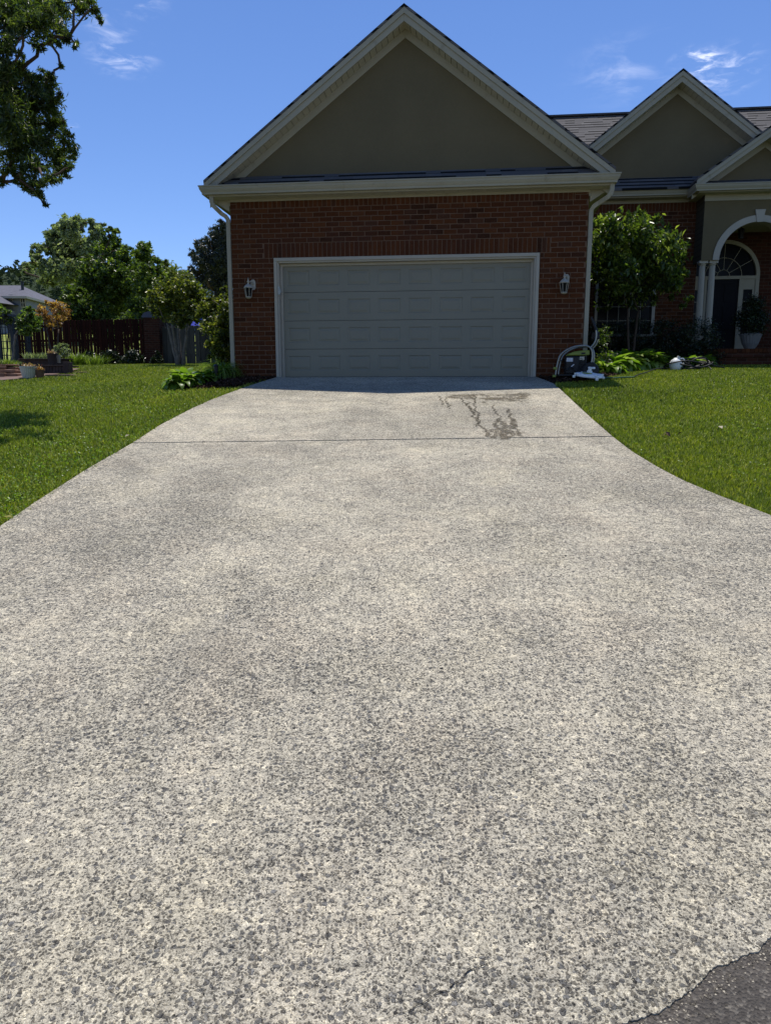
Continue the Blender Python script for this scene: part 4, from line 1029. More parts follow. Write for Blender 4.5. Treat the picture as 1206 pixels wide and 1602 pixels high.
tree('shade_tree', 'slim green tree top standing just right of the pointed tree', 'tree', BG(228, 38),
     px_blobs(38, [(228, 388, 9), (222, 400, 13), (236, 408, 12), (228, 422, 18), (240, 436, 16), (216, 430, 14), (246, 420, 6)], 1), 9000, .17, M['lf_green'], M['bark'], .12, per=45, shell=.3, group=TG)
tree('willow', 'soft yellow-green rounded tree farther back beside the cedar', 'tree', BG(275, 66),
     px_blobs(66, [(262, 432, 16), (280, 438, 18), (295, 450, 16), (256, 450, 16), (272, 460, 22), (258, 414, 6), (305, 462, 12), (290, 470, 18)], 2), 16000, .26, M['lf_lime'], M['bark'], .2, per=50, shell=.3, group=TG)
tree('cedar_tree', 'dark blue-green cedar leaning out behind the garage corner', 'tree', BG(345, 44),
     px_blobs(44, [(350, 358, 12), (338, 365, 10), (345, 380, 18), (325, 375, 9), (312, 382, 9), (322, 395, 16), (302, 396, 7), (345, 405, 20), (310, 410, 12), (332, 422, 20), (352, 430, 18), (312, 430, 12), (325, 445, 16), (350, 450, 18), (364, 370, 14), (368, 400, 20), (300, 425, 7), (348, 346, 5)], 2), 30000, .20, M['lf_cedar'], M['bark'], .22, per=30, shell=.25, clump=.16, aspect=.22, group=TG, twigs=5)
tree('japanese_maple', 'thin orange-leaved maple in front of the red fence', 'tree', BG(88, 27.5),
     px_blobs(27.8, [(66, 487, 9), (84, 478, 8), (96, 486, 11), (90, 500, 10), (74, 500, 9), (104, 492, 7), (60, 496, 7), (82, 512, 5), (72, 472, 5)], .8), 2300, .11, M['lf_orange'], M['bark'], .035, per=16, shell=.2, aspect=.45, group=None, stems=2)
# wooded slope and mass of trees far behind
wb = []
for i in range(46):
    px = 20 + i * 9; Yv = random.uniform(85, 105); wb.append((px, random.uniform(500, 530), random.uniform(20, 32), Yv)); wb.append((px + 4, 530, 20, Yv - 4))
for i in range(12): wb.append((60 + i * 9, random.uniform(462, 482), 15, 100))
p_, r2 = clumps(px_blobs(90, wb), 50000, .3, 60, .4); o = leaves('far_woods', p_, .55, M['lf_far'], None, .6, .35, 0, r2); tag(o, 'continuous dark tree line far behind the back fence', 'woods', kind='stuff')
# hill
nx, ny = 90, 30; hp_ = np.zeros((ny, nx, 3))
for i in range(ny):
    for j in range(nx):
        x = -420 + j * 6.2; y = 300 + i * 9; t = i / (ny - 1); ridge = 66 * math.exp(-((x + 215) / 150) ** 2) + 18
        z = 4 + ridge * math.sin(t * math.pi / 2) ** 1.1 + random.uniform(-1, 1) * 2.2 * t + random.uniform(0, 2.0)
        hp_[i, j] = (x + random.uniform(-2, 2), y + random.uniform(-3, 3), z)
o = grid_mesh('hill', hp_, M['lf_far'], 20); tag(o, kind='structure')
n_ = 16000; ii = rng.uniform(0, ny - 1.01, n_); jj = rng.uniform(0, nx - 1.01, n_); base_ = hp_[ii.astype(int), jj.astype(int)]
cc = base_ + rng.normal(0, 1, (n_, 3)) * np.array([4, 5, 1.6]) + np.array([0, 0, 1.5]); o = leaves('hill_forest', cc, 3.4, M['lf_far'], None, .8, .5); tag(o, 'forest covering the distant hill at the left', 'forest', kind='stuff')

# big oak whose branches hang in at the top left
near_tree = tree('willow_oak', 'large willow oak branches hanging into the top left corner', 'tree', G(-9.4, 10.3),
     px_blobs(10.2, [(5, 10, 22), (30, 12, 22), (60, 8, 22), (88, 10, 20), (15, 40, 20), (45, 38, 20), (72, 35, 20), (95, 45, 14), (108, 60, 9), (118, 68, 6), (80, 60, 12), (62, 72, 9), (5, 70, 18), (125, 5, 12), (145, 12, 9), (155, 28, 5), (135, -2, 10),
     (5, 110, 22), (30, 112, 14), (20, 135, 22), (48, 128, 16), (75, 122, 12), (70, 140, 18), (92, 150, 8), (10, 165, 24), (45, 160, 22), (75, 165, 16), (15, 200, 24), (50, 195, 24), (82, 195, 18), (100, 215, 12), (110, 235, 11), (60, 225, 22), (90, 245, 18), (25, 235, 22), (50, 262, 18), (80, 275, 13), (98, 265, 12), (112, 262, 6), (60, 290, 12), (66, 308, 7), (70, 320, 4), (15, 262, 14), (36, 285, 7), (4, 284, 7), (95, 105, 4), (100, 190, 5), (118, 250, 4), (30, 88, 6), (50, 297, 8), (58, 302, 7), (42, 290, 7), (26, 276, 10),
     (-70, 60, 50), (-60, 200, 50), (-170, 120, 60), (-140, 240, 60), (-280, 160, 70), (-100, -60, 50)], .9),
     74000, .088, M['lf_oak'], M['bark'], .24, per=22, clump=.24, shell=.15, limb=.10, twigs=4,  aspect=.21, droop=.6, up=.25)

for px_, Yv, r_px, lab in ((140, 28.6, 13, 'low dark shrub at the foot of the red fence beside the grass clump'), (172, 28.4, 15, 'low dark shrub in the middle of the red fence'), (206, 28.3, 15, 'low dark shrub at the right end of the red fence'), (246, 28.0, 8, 'small dark shrub at the foot of the brick pillar')):
    tree('dark_shrub', lab, 'shrub', BG(px_, Yv), px_blobs(Yv, [(px_, 562, r_px * .8), (px_ - r_px * .7, 566, r_px * .6), (px_ + r_px * .7, 565, r_px * .6), (px_ + r_px * .2, 554, r_px * .5)], .3), 2600, .09, M['lf_dark'], M['bark'], .03, per=30, shell=.3, stems=2)

# ------------------------------------------------------------------ back fences
def fence(name, label, p0, p1, ht, pw, gap, wm, pm, seed, group=None):
    rg = random.Random(seed); a, c = Vector(p0), Vector(p1); L = (c - a).length; d = (c - a).normalized(); n = Vector((-d.y, d.x, 0))
    z0 = hz(a.x, a.y); root = empty(name, (a.x, a.y, z0), label, 'fence', math.atan2(d.y, d.x)); b = MB(); s = 0
    def zl(s): q = a + d * s; return hz(q.x, q.y) - z0
    while s < L - pw:
        hh = ht + rg.uniform(-.02, .02); z = zl(s); w = pw; lean = rg.uniform(-.012, .012); y = rg.uniform(-.004, .004); c_ = w * .22
        b.prism([(s, z - .02), (s + w, z - .02), (s + w + lean, z + hh - c_), (s + w - c_ + lean, z + hh), (s + c_ + lean, z + hh), (s + lean, z + hh - c_)], y - .018, y, r=rg.random()); s += pw + gap * rg.uniform(.3, 1.6)
    b.build('picket', wm, root)
    for z in (.3, ht * .52, ht - .28):
        b = MB(); b.prism([(0, zl(0) + z), (L, zl(L) + z), (L, zl(L) + z + .09), (0, zl(0) + z + .09)], .008, .05, r=.4); b.build('rail', wm, root)
    s = 0
    while s <= L + .01:
        b = MB(); b.box(s - .05, s + .05, .052, .15, zl(s) - .3, zl(s) + ht - .06, rg.random()); b.build('post', wm, root); s += L / max(1, round(L / 2.4))
    return root
fa, fb_ = P(28, 570, 31.5), P(231, 570, 30.0)
fence('picket_fence', 'dark red stained picket fence behind the lawn at the left', (fa.x, fa.y, 0), (fb_.x, fb_.y, 0), 1.80, .124, .022, M['redwood'], None, 3)
ga, gb = P(257, 570, 29.6), P(372, 570, 27.4)
fence('picket_fence', 'weathered grey picket fence between the brick pillar and garage', (ga.x, ga.y, 0), (gb.x, gb.y, 0), 1.46, .245, .030, M['greywood'], None, 4)
ha, hb_ = P(257, 570, 30.8), P(296, 570, 30.0)
fence('picket_fence', 'taller grey board fence half hidden behind the crape myrtle', (ha.x, ha.y, 0), (hb_.x, hb_.y, 0), 1.95, .20, .03, M['greywood'], None, 9)
q = P(244, 570, 29.8); q.z = hz(q.x, q.y); r_ = empty('brick_pillar', q, 'square brick pillar with rounded cap where red and grey fences meet', 'pillar')
b = MB(); b.box(-.31, .31, -.31, .31, -.2, 1.80); b.build('shaft', M['brick_flat'], r_)
b = MB(); b.box(-.36, .36, -.36, .36, 1.801, 1.87); b.prism([(.34 * math.cos(t), 1.871 + .17 * math.sin(t)) for t in np.linspace(0, math.pi, 12)], -.34, .34); b.build('cap', M['slate'], r_)

# blue peaked canopy behind the grey fence
q = P(308, 570, 38); q.z = hz(q.x, q.y); r_ = empty('garden_canopy', q, 'small blue peaked canopy showing over the grey picket fence', 'canopy')
zt = P(308, 498, 38).z - q.z; zb = P(308, 511, 38).z - q.z
b = MB(); b.add([(-.36, -.36, zb), (.36, -.36, zb), (.36, .36, zb), (-.36, .36, zb), (0, 0, zt), (0, 0, zt - .08)], [(0, 1, 4), (1, 2, 4), (2, 3, 4), (3, 0, 4), (1, 0, 5), (2, 1, 5), (3, 2, 5), (0, 3, 5)]); b.build('roof', M['blue'], r_)
b = MB(); b.lathe([(.06, zt - .07), (.05, zt + .06), (.02, zt + .12)], (.32, .0, 0), 8); b.build('finial', M['blue'], r_)
b = MB(); b.add([(-.65, -.5, zb - .42), (.65, -.5, zb - .42), (.65, .5, zb - .42), (-.65, .5, zb - .42), (-.25, -.25, zb - .01), (.25, -.25, zb - .01), (.25, .25, zb - .01), (-.25, .25, zb - .01)], [(0, 1, 5, 4), (1, 2, 6, 5), (2, 3, 7, 6), (3, 0, 4, 7), (4, 5, 6, 7), (3, 2, 1, 0)]); b.build('lower_roof', M['steel'], r_)
for sx in (-.55, .55):
    for sy in (-.4, .4): b = MB(); b.box(sx - .04, sx + .04, sy - .04, sy + .04, -.1, zb - .421); b.build('post', M['steel'], r_)

# ------------------------------------------------------------------ arbor and patio corner
AY = 25.0
def loc_at(px, py, Y): return P(px, py, Y)
q = P(14, 565, AY); q.z = hz(q.x, q.y); r_ = empty('arbor', q, 'dark blue-grey wooden arbor with lattice sides at the left edge', 'arbor')
S_ = AY / F; pz = lambda py: P(14, py, AY).z - q.z; pxx = lambda px: (px - 14) * S_
for px_ in (3, 23):
    for dy in (0, 1.1): b = MB(); b.box(pxx(px_) - .055, pxx(px_) + .055, dy - .055, dy + .055, -.2, pz(503)); b.build('post', M['dkmetal'], r_)
for dy in (-.06, 1.16): b = MB(); b.box(pxx(-26), pxx(30), dy - .03, dy + .03, pz(503), pz(496)); b.build('beam', M['dkmetal'], r_)
b = MB()
for k in range(7): x = pxx(-22 + k * 8); b.box(x - .025, x + .025, -.3, 1.4, pz(496) + .002, pz(492))
b.build('rafter', M['dkmetal'], r_)
b = MB()
for k in range(1, 4): x = pxx(3 + k * 5); b.box(x - .012, x + .012, .0, .02, 0, pz(503))
for k in range(5): z = pz(556 - k * 11); b.box(pxx(3) + .056, pxx(23) - .056, -.02, -.002, z - .012, z + .012)
for k in range(5): z = pz(556 - k * 11); b.box(pxx(23) + .056, pxx(31), .53, .55, z - .012, z + .012)
b.box(pxx(31), pxx(31) + .06, .5, .56, -.1, pz(512)); b.build('lattice', M['dkmetal'], r_)
tree('climbing_vine', 'light green vine mounded over the left end of the arbor', 'vine', G(P(1, 565, AY).x, AY + .3), px_blobs(AY, [(2, 484, 9), (12, 490, 7), (-10, 488, 12), (8, 498, 8), (16, 503, 5)], .3), 1500, .11, M['lf_vine'], M['bark'], .03, per=16, shell=.2, stems=2)
tree('wisteria', 'rounded light green wisteria on the right arbor post', 'shrub', G(P(29, 565, AY).x, AY - .4), px_blobs(AY - .5, [(45, 492, 10), (36, 500, 9), (54, 503, 9), (44, 510, 12), (36, 515, 7), (56, 514, 6), (48, 484, 5)], .35), 2600, .12, M['lf_vine'], M['barkgrey'], .05, per=16, shell=.25, stems=1)

# flagstone patio, steps and stacked stones
b = MB(); pts = [(x, y) for x, y in PATIO]; vs = [(x, y, hz(x, y) + .01) for x, y in pts]
b.add(vs + [(x, y, z - .12) for x, y, z in vs], [tuple(range(len(pts)))] + [(i, (i + 1) % len(pts), len(pts) + (i + 1) % len(pts), len(pts) + i) for i in range(len(pts))]); o = b.build('patio', M['flag']); tag(o, kind='structure')
def zat(px, py, Y): return P(px, py, Y).z
YB = 20.6
def bx(mb, x0, x1, y_top, y_bot, Y, depth, r=.5):
    """block spanning pixels x0..x1, with its top and foot given at distance Y"""
    a, c = P(x0, y_bot, Y), P(x1, y_bot, Y); mb.box(a.x, c.x, Y, Y + depth, a.z, zat(x0, y_top, Y), r)
q0 = P(15, 590, 19.9)
r_ = empty('stacked_stone_wall', (q0.x, q0.y, hz(q0.x, q0.y)), 'low dry-stacked sandstone wall at the left edge of the patio', 'stone wall')
for i, (x0, x1, t, bt_) in enumerate(((-30, 8, 583, 590), (9, 28, 584, 590), (-30, -2, 577, 583), (-1, 24, 578, 583), (-30, 10, 572, 577), (11, 25, 573.5, 577.5), (-30, 22, 569.5, 572))):
    b = MB(); bx(b, x0, x1, t + .2, bt_ + (6 if i < 2 else 0), 19.9 + .06 * (i % 3) + .05 * i, .6 - .04 * i); o = b.build('stone', M['sandstone'], None, bevel=.02); o.data.transform(Matrix.Translation(-Vector(r_.location))); o.parent = r_
g = P(12, 570, 20.6); r2_ = empty('thyme_mound', (g.x, g.y, zat(12, 571, 20.6)), 'soft pale green mound of herbs on top of the stone wall', 'herb'); strap_leaves('leaf_cluster', 500, .2, .02, M['lf_green'], r2_, arch=1.0, prof=(1, .9, .5, .05), spread=(0, 1.6), r0=.35)
# timber planter
q0 = P(70, 585, 20.9); r_ = empty('timber_planter', (q0.x, q0.y, hz(q0.x, q0.y)), 'dark L-shaped timber planter with a step behind the pots', 'planter')
def tp(name, specs, mat='timber', bev=.008):
    b = MB()
    for s_ in specs: bx(b, *s_)
    o = b.build(name, M[mat], None, bevel=bev); o.data.transform(Matrix.Translation(-Vector(r_.location))); o.parent = r_
tp('back_wall', [(30 + i * 7.2, 37 + i * 7.2, 562.5, 592, 21.9, .10, random.random()) for i in range(11)])
tp('cap_rail', [(29, 110, 561, 562.4, 21.82, .26)])
tp('step', [(56, 103, 571, 573, 20.9, .9)])
tp('front_wall', [(70 + i * 4.7, 74.4 + i * 4.7, 573.1, 594, 20.93, .06, random.random()) for i in range(7)])
tp('post', [(101, 109, 566, 594, 20.85, .30)])
q0 = P(100, 588, 20.3); b = MB(); bx(b, 71, 112, 585.5, 592, 20.1, .7); bx(b, 104, 136, 581.5, 590, 21.2, .8)
o = b.build('patio', M['flag'], bevel=.02); tag(o, kind='structure')
b = MB(); bx(b, 108, 140, 577, 586, 23.0, .5); o = b.build('timber_edging', M['timber'], bevel=.01); tag(o, 'dark timber edging at the right end of the patio', 'edging')


def pot(name, label, px, py, Y, r_px, h_px, mat, prof, flutes=0, plants=None, cat='plant pot', zb=None):
    s = Y / F; g = P(px, py, Y); r_ = empty(name, g if zb is None else (g.x, g.y, zb), label, cat); R_ = r_px * s; H = h_px * s
    b = MB(); b.lathe([(R_ * a, H * c) for a, c in prof], (0, 0, 0), 48, flute=.05 if flutes else 0, nfl=flutes); b.build('pot', M[mat], r_, smooth=False)
    b = MB(); b.lathe([(R_ * .88, H * .90), (R_ * .86, H * .93)], (0, 0, 0), 20); b.build('soil', M['mulchbase'], r_)
    if plants:
        lm, nl, sz, sp, zh = plants; p = rng.normal(size=(nl, 3)) * np.array([R_ * sp, R_ * sp, H * zh]) + np.array([0, 0, H * (1 + zh)]); p = p[p[:, 2] > H * .92]; leaves('plant', p, sz, M[lm], r_, .6, .4)
    return r_
bowl = [(.62, 0), (.70, .06), (.90, .55), (.97, .86), (1.04, .88), (1.04, 1.0), (.95, 1.0), (.90, .9)]
pot('flower_pot', 'large ribbed cream pot of small flowers on the patio edge', 46, 593, 19.6, 12, 19, 'urn', bowl, 24, ('petal', 130, .05, .5, .07))
pot('flower_pot', 'small brown pot just right of the cream pot', 63.5, 592, 19.7, 7, 13, 'terracotta', bowl, 0, ('lf_orange', 110, .045, .45, .12))
pot('flower_pot', 'square dark pot standing on the timber planter step', 83, 571, 21.2, 7.5, 17, 'timber', [(.7, 0), (.92, .85), (1.0, .87), (1.0, 1), (.9, 1)], 0, ('petal', 110, .05, .45, .1))
pot('flower_pot', 'tiny white pot right of the square dark pot', 93, 568, 21.4, 2.6, 12, 'white', [(.8, 0), (1, 1)], 0)
tree('potted_shrub', 'pale leafy shrub rising over the timber planter', 'shrub', P(98, 565, 22.3), px_blobs(22.3, [(92, 547, 7), (102, 544, 6), (100, 552, 8), (108, 549, 4), (96, 540, 3)], .2), 700, .08, M['lf_silver'], M['bark'], .015, per=14, shell=.2, stems=2)
# timber planter plants
rw = empty('sedum_row', P(60, 562, 22.1), 'low thin plants along the top of the timber planter', 'plants')
for k in range(9):
    q = P(40 + k * 5.5, 562.5, 22.1); o = strap_leaves('plant', 30, .22, .02, M['lf_silver'], rw, arch=.6, prof=(1, .8, .05), spread=(0, .9), r0=.05); o.location = q - rw.location

# ------------------------------------------------------------------ neighbouring house
NY = 62; q = P(20, 560, NY); NZ = hz(q.x, q.y)
r_ = empty('neighbour_house', (q.x, q.y, NZ), 'pale blue-grey house with dark hip roofs and a raised deck at the far left', 'house')
sN = NY / F; nxx = lambda px: (px - 20) * sN; nzz = lambda py: P(20, py, NY).z - NZ
b = MB(); b.box(nxx(-90), nxx(48), 0, 9, -.5, nzz(464)); b.build('wall', M['siding'], r_)
b = MB(); x0, x1 = nxx(-95), nxx(54); zb_, zt_ = nzz(465), nzz(434); b.add([(x0, -.6, zb_), (x1, -.6, zb_), (x1, 9.6, zb_), (x0, 9.6, zb_), (x0 + 3.5, 4.5, zt_), (nxx(2), 4.5, zt_)], [(0, 1, 5, 4), (1, 2, 5), (2, 3, 4, 5), (3, 0, 4), (3, 2, 1, 0)]); b.build('roof', M['slate'], r_)
b = MB(); b.box(x0, x1, -.62, -.55, zb_ - .16, zb_ + .02); b.box(x1 - .06, x1 + .01, -.55, 9.6, zb_ - .16, zb_ + .02); b.build('fascia', M['white'], r_)
b = MB(); b.box(nxx(-90), nxx(30), -6.5, -.01, -.5, nzz(487)); b.build('wall', M['siding'], r_)
b = MB(); x0, x1 = nxx(-95), nxx(37); zb_, zt_ = nzz(484), nzz(452); b.add([(x0, -7, zb_), (x1, -7, zb_), (x1, -.02, zb_ + .3), (x0, -.02, zb_ + .3), (x0, -.02, zt_), (nxx(-4), -.02, zt_)], [(0, 1, 5, 4), (1, 2, 5), (0, 3, 4), (3, 2, 1, 0), (2, 3, 4, 5)]); b.build('roof', M['slate'], r_)
for (px0, px1, y0, y1, vv) in ((41, 46, 468, 480, -.02), (24, 27, 462.5, 474, -.02), (-20, 2, 494, 512, -6.52), (7, 15, 492, 512, -6.52)):
    b = MB(); b.box(nxx(px0) - .08, nxx(px1) + .08, vv - .04, vv + .01, nzz(y1) - .08, nzz(y0) + .08); w_ = b.build('window', M['white'], r_)
    b = MB(); b.box(nxx(px0), nxx(px1), vv - .06, vv - .042, nzz(y1), nzz(y0)); b.build('pane', M['glass'], w_)
    b = MB(); xm = (nxx(px0) + nxx(px1)) / 2; zm = (nzz(y0) + nzz(y1)) / 2; b.box(xm - .03, xm + .03, vv - .08, vv - .061, nzz(y1), nzz(y0)); b.box(nxx(px0), nxx(px1), vv - .078, vv - .062, zm - .03, zm + .03); b.build('muntin', M['white'], w_)
b = MB(); b.lathe([(.12, nzz(452)), (.12, nzz(434)), (.18, nzz(434)), (.18, nzz(433))], (nxx(22), 2.5, 0), 10); b.build('vent_pipe', M['dkmetal'], r_)
b = MB(); b.box(nxx(14), nxx(34), -9, -7.02, nzz(513), nzz(511)); b.build('deck', M['white'], r_)
for k in range(3): x = nxx(15 + k * 8.5); b = MB(); b.box(x - .07, x + .07, -9.12, -9.0, -.4, nzz(488)); b.build('deck_post', M['white'], r_)
b = MB(); b.box(nxx(14), nxx(34), -9.05, -8.95, nzz(501) - .05, nzz(501) + .03)
for k in range(22): x = nxx(14.5 + k * .9); b.box(x - .02, x + .02, -9.02, -8.98, nzz(511), nzz(501) - .05)
b.build('railing', M['white'], r_)

# ------------------------------------------------------------------ things by the garage
def rnd_path(pts, n=8):
    """smooth curve through points"""
    pts = [Vector(p) for p in pts]; out = []
    for i in range(len(pts) - 1):
        p0, p1, p2, p3 = pts[max(0, i - 1)], pts[i], pts[i + 1], pts[min(len(pts) - 1, i + 2)]
        for k in range(n):
            t = k / n; out.append(.5 * ((2 * p1) + (p2 - p0) * t + (2 * p0 - 5 * p1 + 4 * p2 - p3) * t * t + (3 * p1 - p0 - 3 * p2 + p3) * t ** 3))
    out.append(pts[-1]); return out
WY = 13.02; base = P(902, 598, WY); base.z = hz(base.x, base.y) - .01
pw = empty('pressure_washer', base, 'lime and black pressure washer with grey tube frame by the garage corner', 'pressure washer', R(-8))
sc_ = WY / F; o0 = P(902, 598, WY).z - base.z
wx = lambda px: (px - 902) * sc_; wz = lambda py: (598 - py) * sc_ + o0
def wp(lst, y): return [(wx(a), y if len(c_) < 1 else c_[0], wz(b_)) for a, b_, *c_ in lst]
near = [(868, 588), (870, 572), (873.5, 559), (881, 551.5), (890, 547), (898, 544.8), (908, 544.2), (915.5, 546), (920, 552), (921, 562), (919.5, 572), (916, 582)]
for nm_, yy_, dx in (('frame', -.20, 0), ('frame', .22, 7.5)):
    b = MB(); b.tube(rnd_path([(wx(a + dx), yy_, wz(c - (1 if dx else 0))) for a, c in near]), .016, 10); b.build('frame', M['steel'], pw, smooth=True)
b = MB()
for a, c in ((872, 566), (898, 545), (918, 576)): b.tube([(wx(a), -.2, wz(c)), (wx(a + 7.5), .22, wz(c - 1))], .012, 8)
b.build('cross_bar', M['steel'], pw)
b = MB(); b.box(wx(872), wx(924), -.19, .2, wz(588.5), wz(586)); b.build('base_plate', M['black'], pw)
for yy_, dx in ((-.17, 0), (.19, 7)):
    b = MB(); b.tube(rnd_path([(wx(918 + dx), yy_, wz(547)), (wx(923 + dx), yy_, wz(541)), (wx(925.4 + dx), yy_, wz(534)), (wx(925.4 + dx), yy_, wz(524)), (wx(922 + dx * .9), yy_, wz(515)), (wx(917.5 + dx * .8), yy_, wz(504))]), .015, 10); b.build('handle', M['steel'], pw, smooth=True)
    b = MB(); b.tube([(wx(925 + dx * .95), yy_, wz(521.5)), (wx(917 + dx * .8), yy_, wz(502.5))], .021, 10); b.build('grip', M['black'], pw)
b = MB(); b.tube([(wx(925.4), -.17, wz(527)), (wx(932), .19, wz(527))], .02, 8); b.box(wx(922), wx(931), -.14, .12, wz(534), wz(524)); b.build('gun_holder', M['black'], pw, bevel=.01)
b = MB(); pf = [(wx(884), wz(558.6)), (wx(886), wz(556)), (wx(893), wz(553)), (wx(902), wz(551.2)), (wx(914), wz(550.4)), (wx(917.5), wz(551)), (wx(917.5), wz(558))]; b.prism(pf, -.16, .14); b.build('cowl', M['lime'], pw, bevel=.015)
b = MB(); b.box(wx(905), wx(911), -.166, -.1605, wz(556.5), wz(554)); b.build('badge', M['black'], pw)
b = MB(); b.box(wx(883), wx(903), -.17, .15, wz(586), wz(559.2)); b.lathe([(.10, -.13), (.12, -.10), (.12, .02), (.09, .05)], (0, 0, 0), 18) if False else None; b.build('engine', M['black'], pw, bevel=.025)
b = MB(); b.box(wx(897), wx(914), -.13, .12, wz(584), wz(559.3)); 
for k in range(6): b.box(wx(898), wx(913), -.15, -.131, wz(562 + k * 3.2), wz(561 + k * 3.2))
b.build('engine_fins', M['black'], pw, bevel=.004)
b = MB(); b.box(wx(883.5), wx(893), -.176, -.1705, wz(567.5), wz(561.8)); b.build('label_plate', M['paper'], pw)
b = MB(); b.tube([(wx(898), -.15, wz(560.5)), (wx(901), -.16, wz(564)), (wx(906), -.16, wz(562)), (wx(908), -.15, wz(566))], .008, 6); b.box(wx(903), wx(910), -.155, -.151, wz(565), wz(560)); b.build('carburettor', M['steel'], pw, bevel=.002)
b = MB(); b.tube([(wx(891), -.172, wz(575)), (wx(895), -.18, wz(571.5))], .011, 8); b.build('choke_lever', M['paper'], pw)
for yy_ in (-.24, .24):
    b = MB(); k = [(.06, -.022), (.125, -.03), (.14, -.012), (.14, .012), (.125, .03), (.06, .022)]; w0 = MB(); w0.lathe(k, (0, 0, 0), 28); b.add([(wx(919) + p[0], yy_ + p[2], .14 + p[1]) for p in w0.v], w0.f); b.build('wheel', M['black'], pw, smooth=False)
for (a, c) in ((867, 577.5), (866, 589)):
    b = MB(); b.box(wx(a) - .03, wx(a) + .028, -.235, -.17, wz(c + 1.8), wz(c - 2)); b.build('rubber_foot', M['lime'], pw, bevel=.008)
b = MB(); b.tube(rnd_path([(wx(878), -.1, wz(575)), (wx(884), -.22, wz(580)), (wx(892), -.2, wz(576)), (wx(900), -.22, wz(583)), (wx(909), -.2, wz(578)), (wx(914), -.2, wz(586))]), .011, 8); b.build('spray_hose', M['black'], pw)

# flat surface cleaner lying on the grass edge
g = ground(920, 596); s_ = g.y / F; sc = empty('surface_cleaner', g + Vector((0, 0, .045)), 'white disc-shaped surface cleaner lying on the grass edge', 'surface cleaner', R(14)); sc.rotation_euler = (R(9), R(2), R(14))
b = MB(); Rr = .235; b.lathe([(Rr, .03), (Rr * 1.02, .045), (Rr * .95, .075), (Rr * .45, .095), (.06, .10)], (0, 0, 0), 40); b.build('disc', M['whiteplastic'], sc, smooth=False)
b = MB(); b.lathe([(.085, .101), (.085, .108), (.06, .112)], (-.07, -.06, -.012), 16); b.build('emblem', M['lime'], sc)
b = MB(); b.lathe([(.045, .10), (.045, .13), (.03, .135), (.03, .17), (.038, .172), (.038, .19), (.02, .195)], (0, 0, 0), 16); b.tube([(0, 0, .175), (.08, -.02, .18)], .018, 8); b.build('swivel', M['whiteplastic'], sc)
for sx, sy in ((1, 0), (-1, 0), (0, 1), (0, -1)):
    b = MB(); b.tube([(sx * .15, sy * .15, .075), (sx * .27, sy * .27, .07)], .012, 6); b.tube([(sx * .27, sy * .27, .02), (sx * .27, sy * .27, .085)], .010, 6); b.lathe([(.02, -.02), (.026, -.01), (.026, .01), (.02, .02)], (sx * .28, sy * .28, .02), 12); b.build('caster', M['whiteplastic'], sc)

# hoses
def hose(name, label, pix_pts, rad, mat, lift=.015, cat='hose'):
    pts = []
    for px, py in pix_pts: g = ground(px, py); pts.append(g + Vector((0, 0, lift)))
    b = MB(); b.tube(rnd_path(pts, 10), rad, 8); o = b.build(name, mat, smooth=True); tag(o, label, cat); return o
hose('garden_hose', 'green garden hose running over the grass beside the surface cleaner', [(930, 594), (945, 593.6), (960, 593.8), (975, 593), (992, 592.5)], .012, M['hose'], .03)
hose('pressure_hose', 'thin black hose trailing over the grass to the white jug', [(992, 592), (1000, 588.5), (1012, 585), (1022, 580.5), (1034, 578.8), (1047, 578.3)], .010, M['black'], .035)
g = ground(1056, 578.2); s_ = g.y / F
jr = empty('plastic_jug', g, 'white plastic jug lying at the edge of the right bed', 'jug')
b = MB(); b.lathe([(.085, -.02), (.115, .0), (.13, .07), (.125, .14), (.09, .20), (.05, .225), (.04, .24)], (0, 0, 0), 24); b.build('body', M['whiteplastic'], jr, smooth=True)
b = MB(); b.tube([(.03, -.02, .235), (.05, -.03, .275)], .03, 12); b.build('cap', M['whiteplastic'], jr)
b = MB(); b.tube(rnd_path([(.05, -.03, .22), (.13, -.05, .22), (.155, -.05, .15), (.12, -.04, .09)]), .014, 8); b.build('handle', M['whiteplastic'], jr)
g = ground(1083, 578); pts = []
for k in range(150):
    t = k / 150; a = t * 2 * math.pi * 5.2; rr_ = .30 + .10 * math.sin(t * 17) + .06 * math.sin(t * 31); pts.append(g + Vector((rr_ * 1.15 * math.cos(a) + .10 * math.sin(t * 9), rr_ * .55 * math.sin(a), .10 + .10 * math.sin(a * .97 + t * 8) + .05 * math.sin(t * 23))))
pts.append(g + Vector((.62, -.1, .03)))
b = MB(); b.tube(pts, .014, 6); o = b.build('coiled_hose', M['black'], smooth=True); tag(o, 'loosely coiled black hose beside the white jug', 'hose')
# path light
g = ground(339, 597); r_ = empty('path_light', g, 'black stake path light between hosta and ornamental grass', 'garden light')
b = MB(); b.lathe([(.012, 0), (.012, .16)], (0, 0, 0), 8); b.build('stake', M['black'], r_); b = MB(); b.lathe([(.03, .16), (.035, .2), (.035, .27), (.055, .275), (.03, .30), (.01, .315)], (0, 0, 0), 14); b.build('lamp_head', M['black'], r_)
# porch urn
q = HW(11.42, 5.7, .735); r_ = empty('porch_urn', q, 'white patterned urn with dark bush standing on the porch', 'urn')
b = MB(); b.lathe([(.13, 0), (.14, .03), (.12, .06), (.19, .18), (.24, .34), (.26, .40), (.24, .42), (.21, .40)], (0, 0, 0), 40, flute=.04, nfl=20); b.build('pot', M['dimurn'], r_)
p_, r2 = clumps([((0, 0, .72), (.36, .36, .34)), ((0, 0, 1.05), (.22, .22, .24))], 6000, .25, 30, .4); leaves('bush', p_, .055, M['lf_dark'], r_, .5, .35, 0, r2)

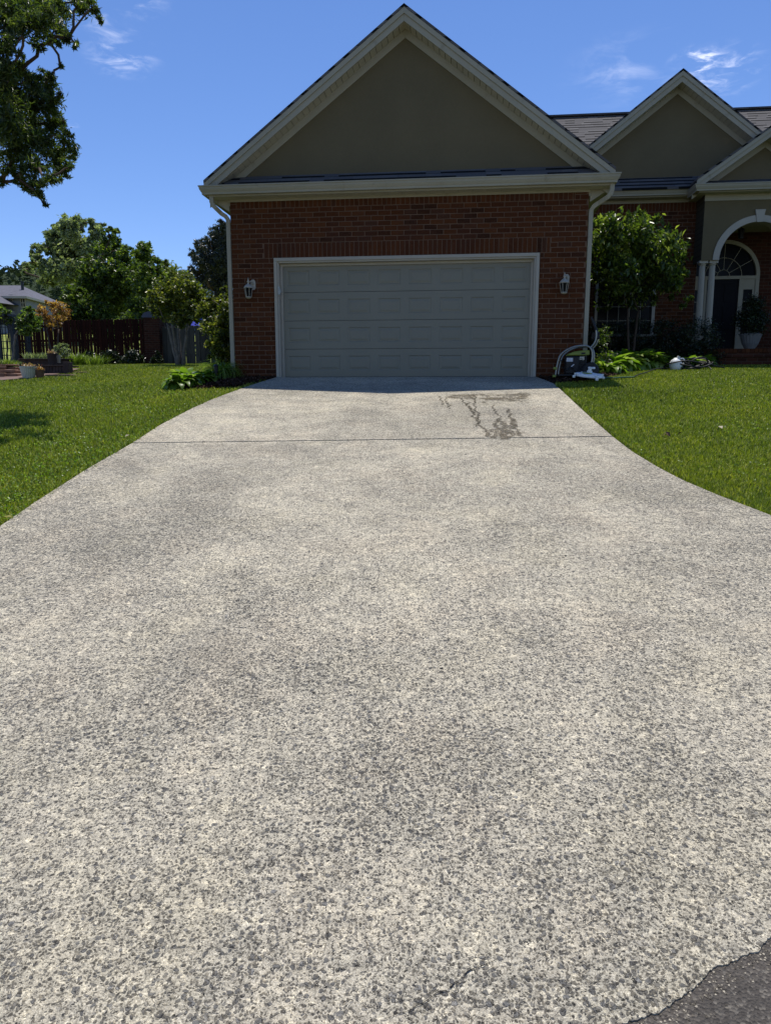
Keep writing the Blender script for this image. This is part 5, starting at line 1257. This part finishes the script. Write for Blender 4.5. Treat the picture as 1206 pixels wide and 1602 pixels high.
# dry leaves and grit on lawn and drive
for i, (px, py) in enumerate(((1043, 682), (1053, 681), (1128, 671), (202, 684), (15, 812))):
    g = ground(px, py) + Vector((0, 0, .02)); cen = np.array([tuple(g)]) + rng.normal(0, .012, (3 if i == 0 else 1, 3)) * np.array([2, 1, .2])
    o = leaves('dry_leaf', cen, .075, M['mulch'] if i < 2 else M['petal'], None, .6, .6, 0, np.full(len(cen), .9)); tag(o, ['curled brown dry leaf on the right lawn', 'small brown dry leaf just right of the curled one', 'pale leaf farthest right on the right lawn', 'pale leaf where the joint meets the left lawn', 'pale leaf at the bottom left lawn edge'][i], 'leaf')
for i, (px, py, r0) in enumerate(((690, 1046, .006), (1084, 1356, .0042), (1163, 1440, .0045), (128, 1420, .003), (420, 840, .006), (884, 870, .006))):
    g = ground(px, py); b = MB(); q = bmesh.new(); bmesh.ops.create_icosphere(q, subdivisions=2, radius=r0)
    b.add([(v.co.x * random.uniform(.8, 1.5) + g.x, v.co.y * random.uniform(.7, 1.2) + g.y, v.co.z * .6 + g.z + r0 * .3) for v in q.verts], [tuple(v.index for v in f.verts) for f in q.faces]); q.free()
    o = b.build('pebble', M['black'], smooth=True); tag(o, ['dark pebble alone in the middle of the driveway', 'dark pebble right of centre near the driveway foot', 'dark pebble nearest the road edge', 'tiny dark pebble at the lower left of the driveway', 'dark pebble left of centre high on the lower slab', 'dark pebble on the right side of the lower slab'][i], 'pebble')

# grit and crumbs along the broken end of the slab
n_ = 900; gx_ = rng.uniform(.2, 1.3, n_); gy_ = np.array([front(x) for x in gx_]) + .016 * np.sin(gx_ * 9) + rng.normal(-.012, .022, n_) - np.abs(rng.normal(0, .02, n_))
sz = rng.uniform(.0012, .0042, n_); oc = np.array([(1, 0, 0), (-.3, .9, 0), (-.8, -.5, 0), (0, .1, .9)]); th = rng.uniform(0, 6.28, n_)
cv = []
for i in range(n_):
    c_, s_ = math.cos(th[i]), math.sin(th[i]); cv += [(gx_[i] + (a * c_ - b_ * s_) * sz[i], gy_[i] + (a * s_ + b_ * c_) * sz[i], hz(gx_[i], gy_[i]) - .003 + z * sz[i]) for a, b_, z in oc]
o = npmesh('grit', np.array(cv), 4, [(0, 1, 3), (1, 2, 3), (2, 0, 3)], M['grit'], rng.random(n_)); tag(o, 'loose grit along the broken end of the driveway', 'grit', kind='stuff')
g = G(1.06, 1.86 - .10); g = G(1.0, front(1.0) + .004); r_ = empty('grass_sprig', g, 'tiny grass sprig where the slab meets the asphalt', 'grass sprig'); strap_leaves('blade_cluster', 40, .035, .003, M['lf_lime'], r_, arch=1.2, prof=(1, 1, .7, .05), spread=(0, 1.4), r0=.02)
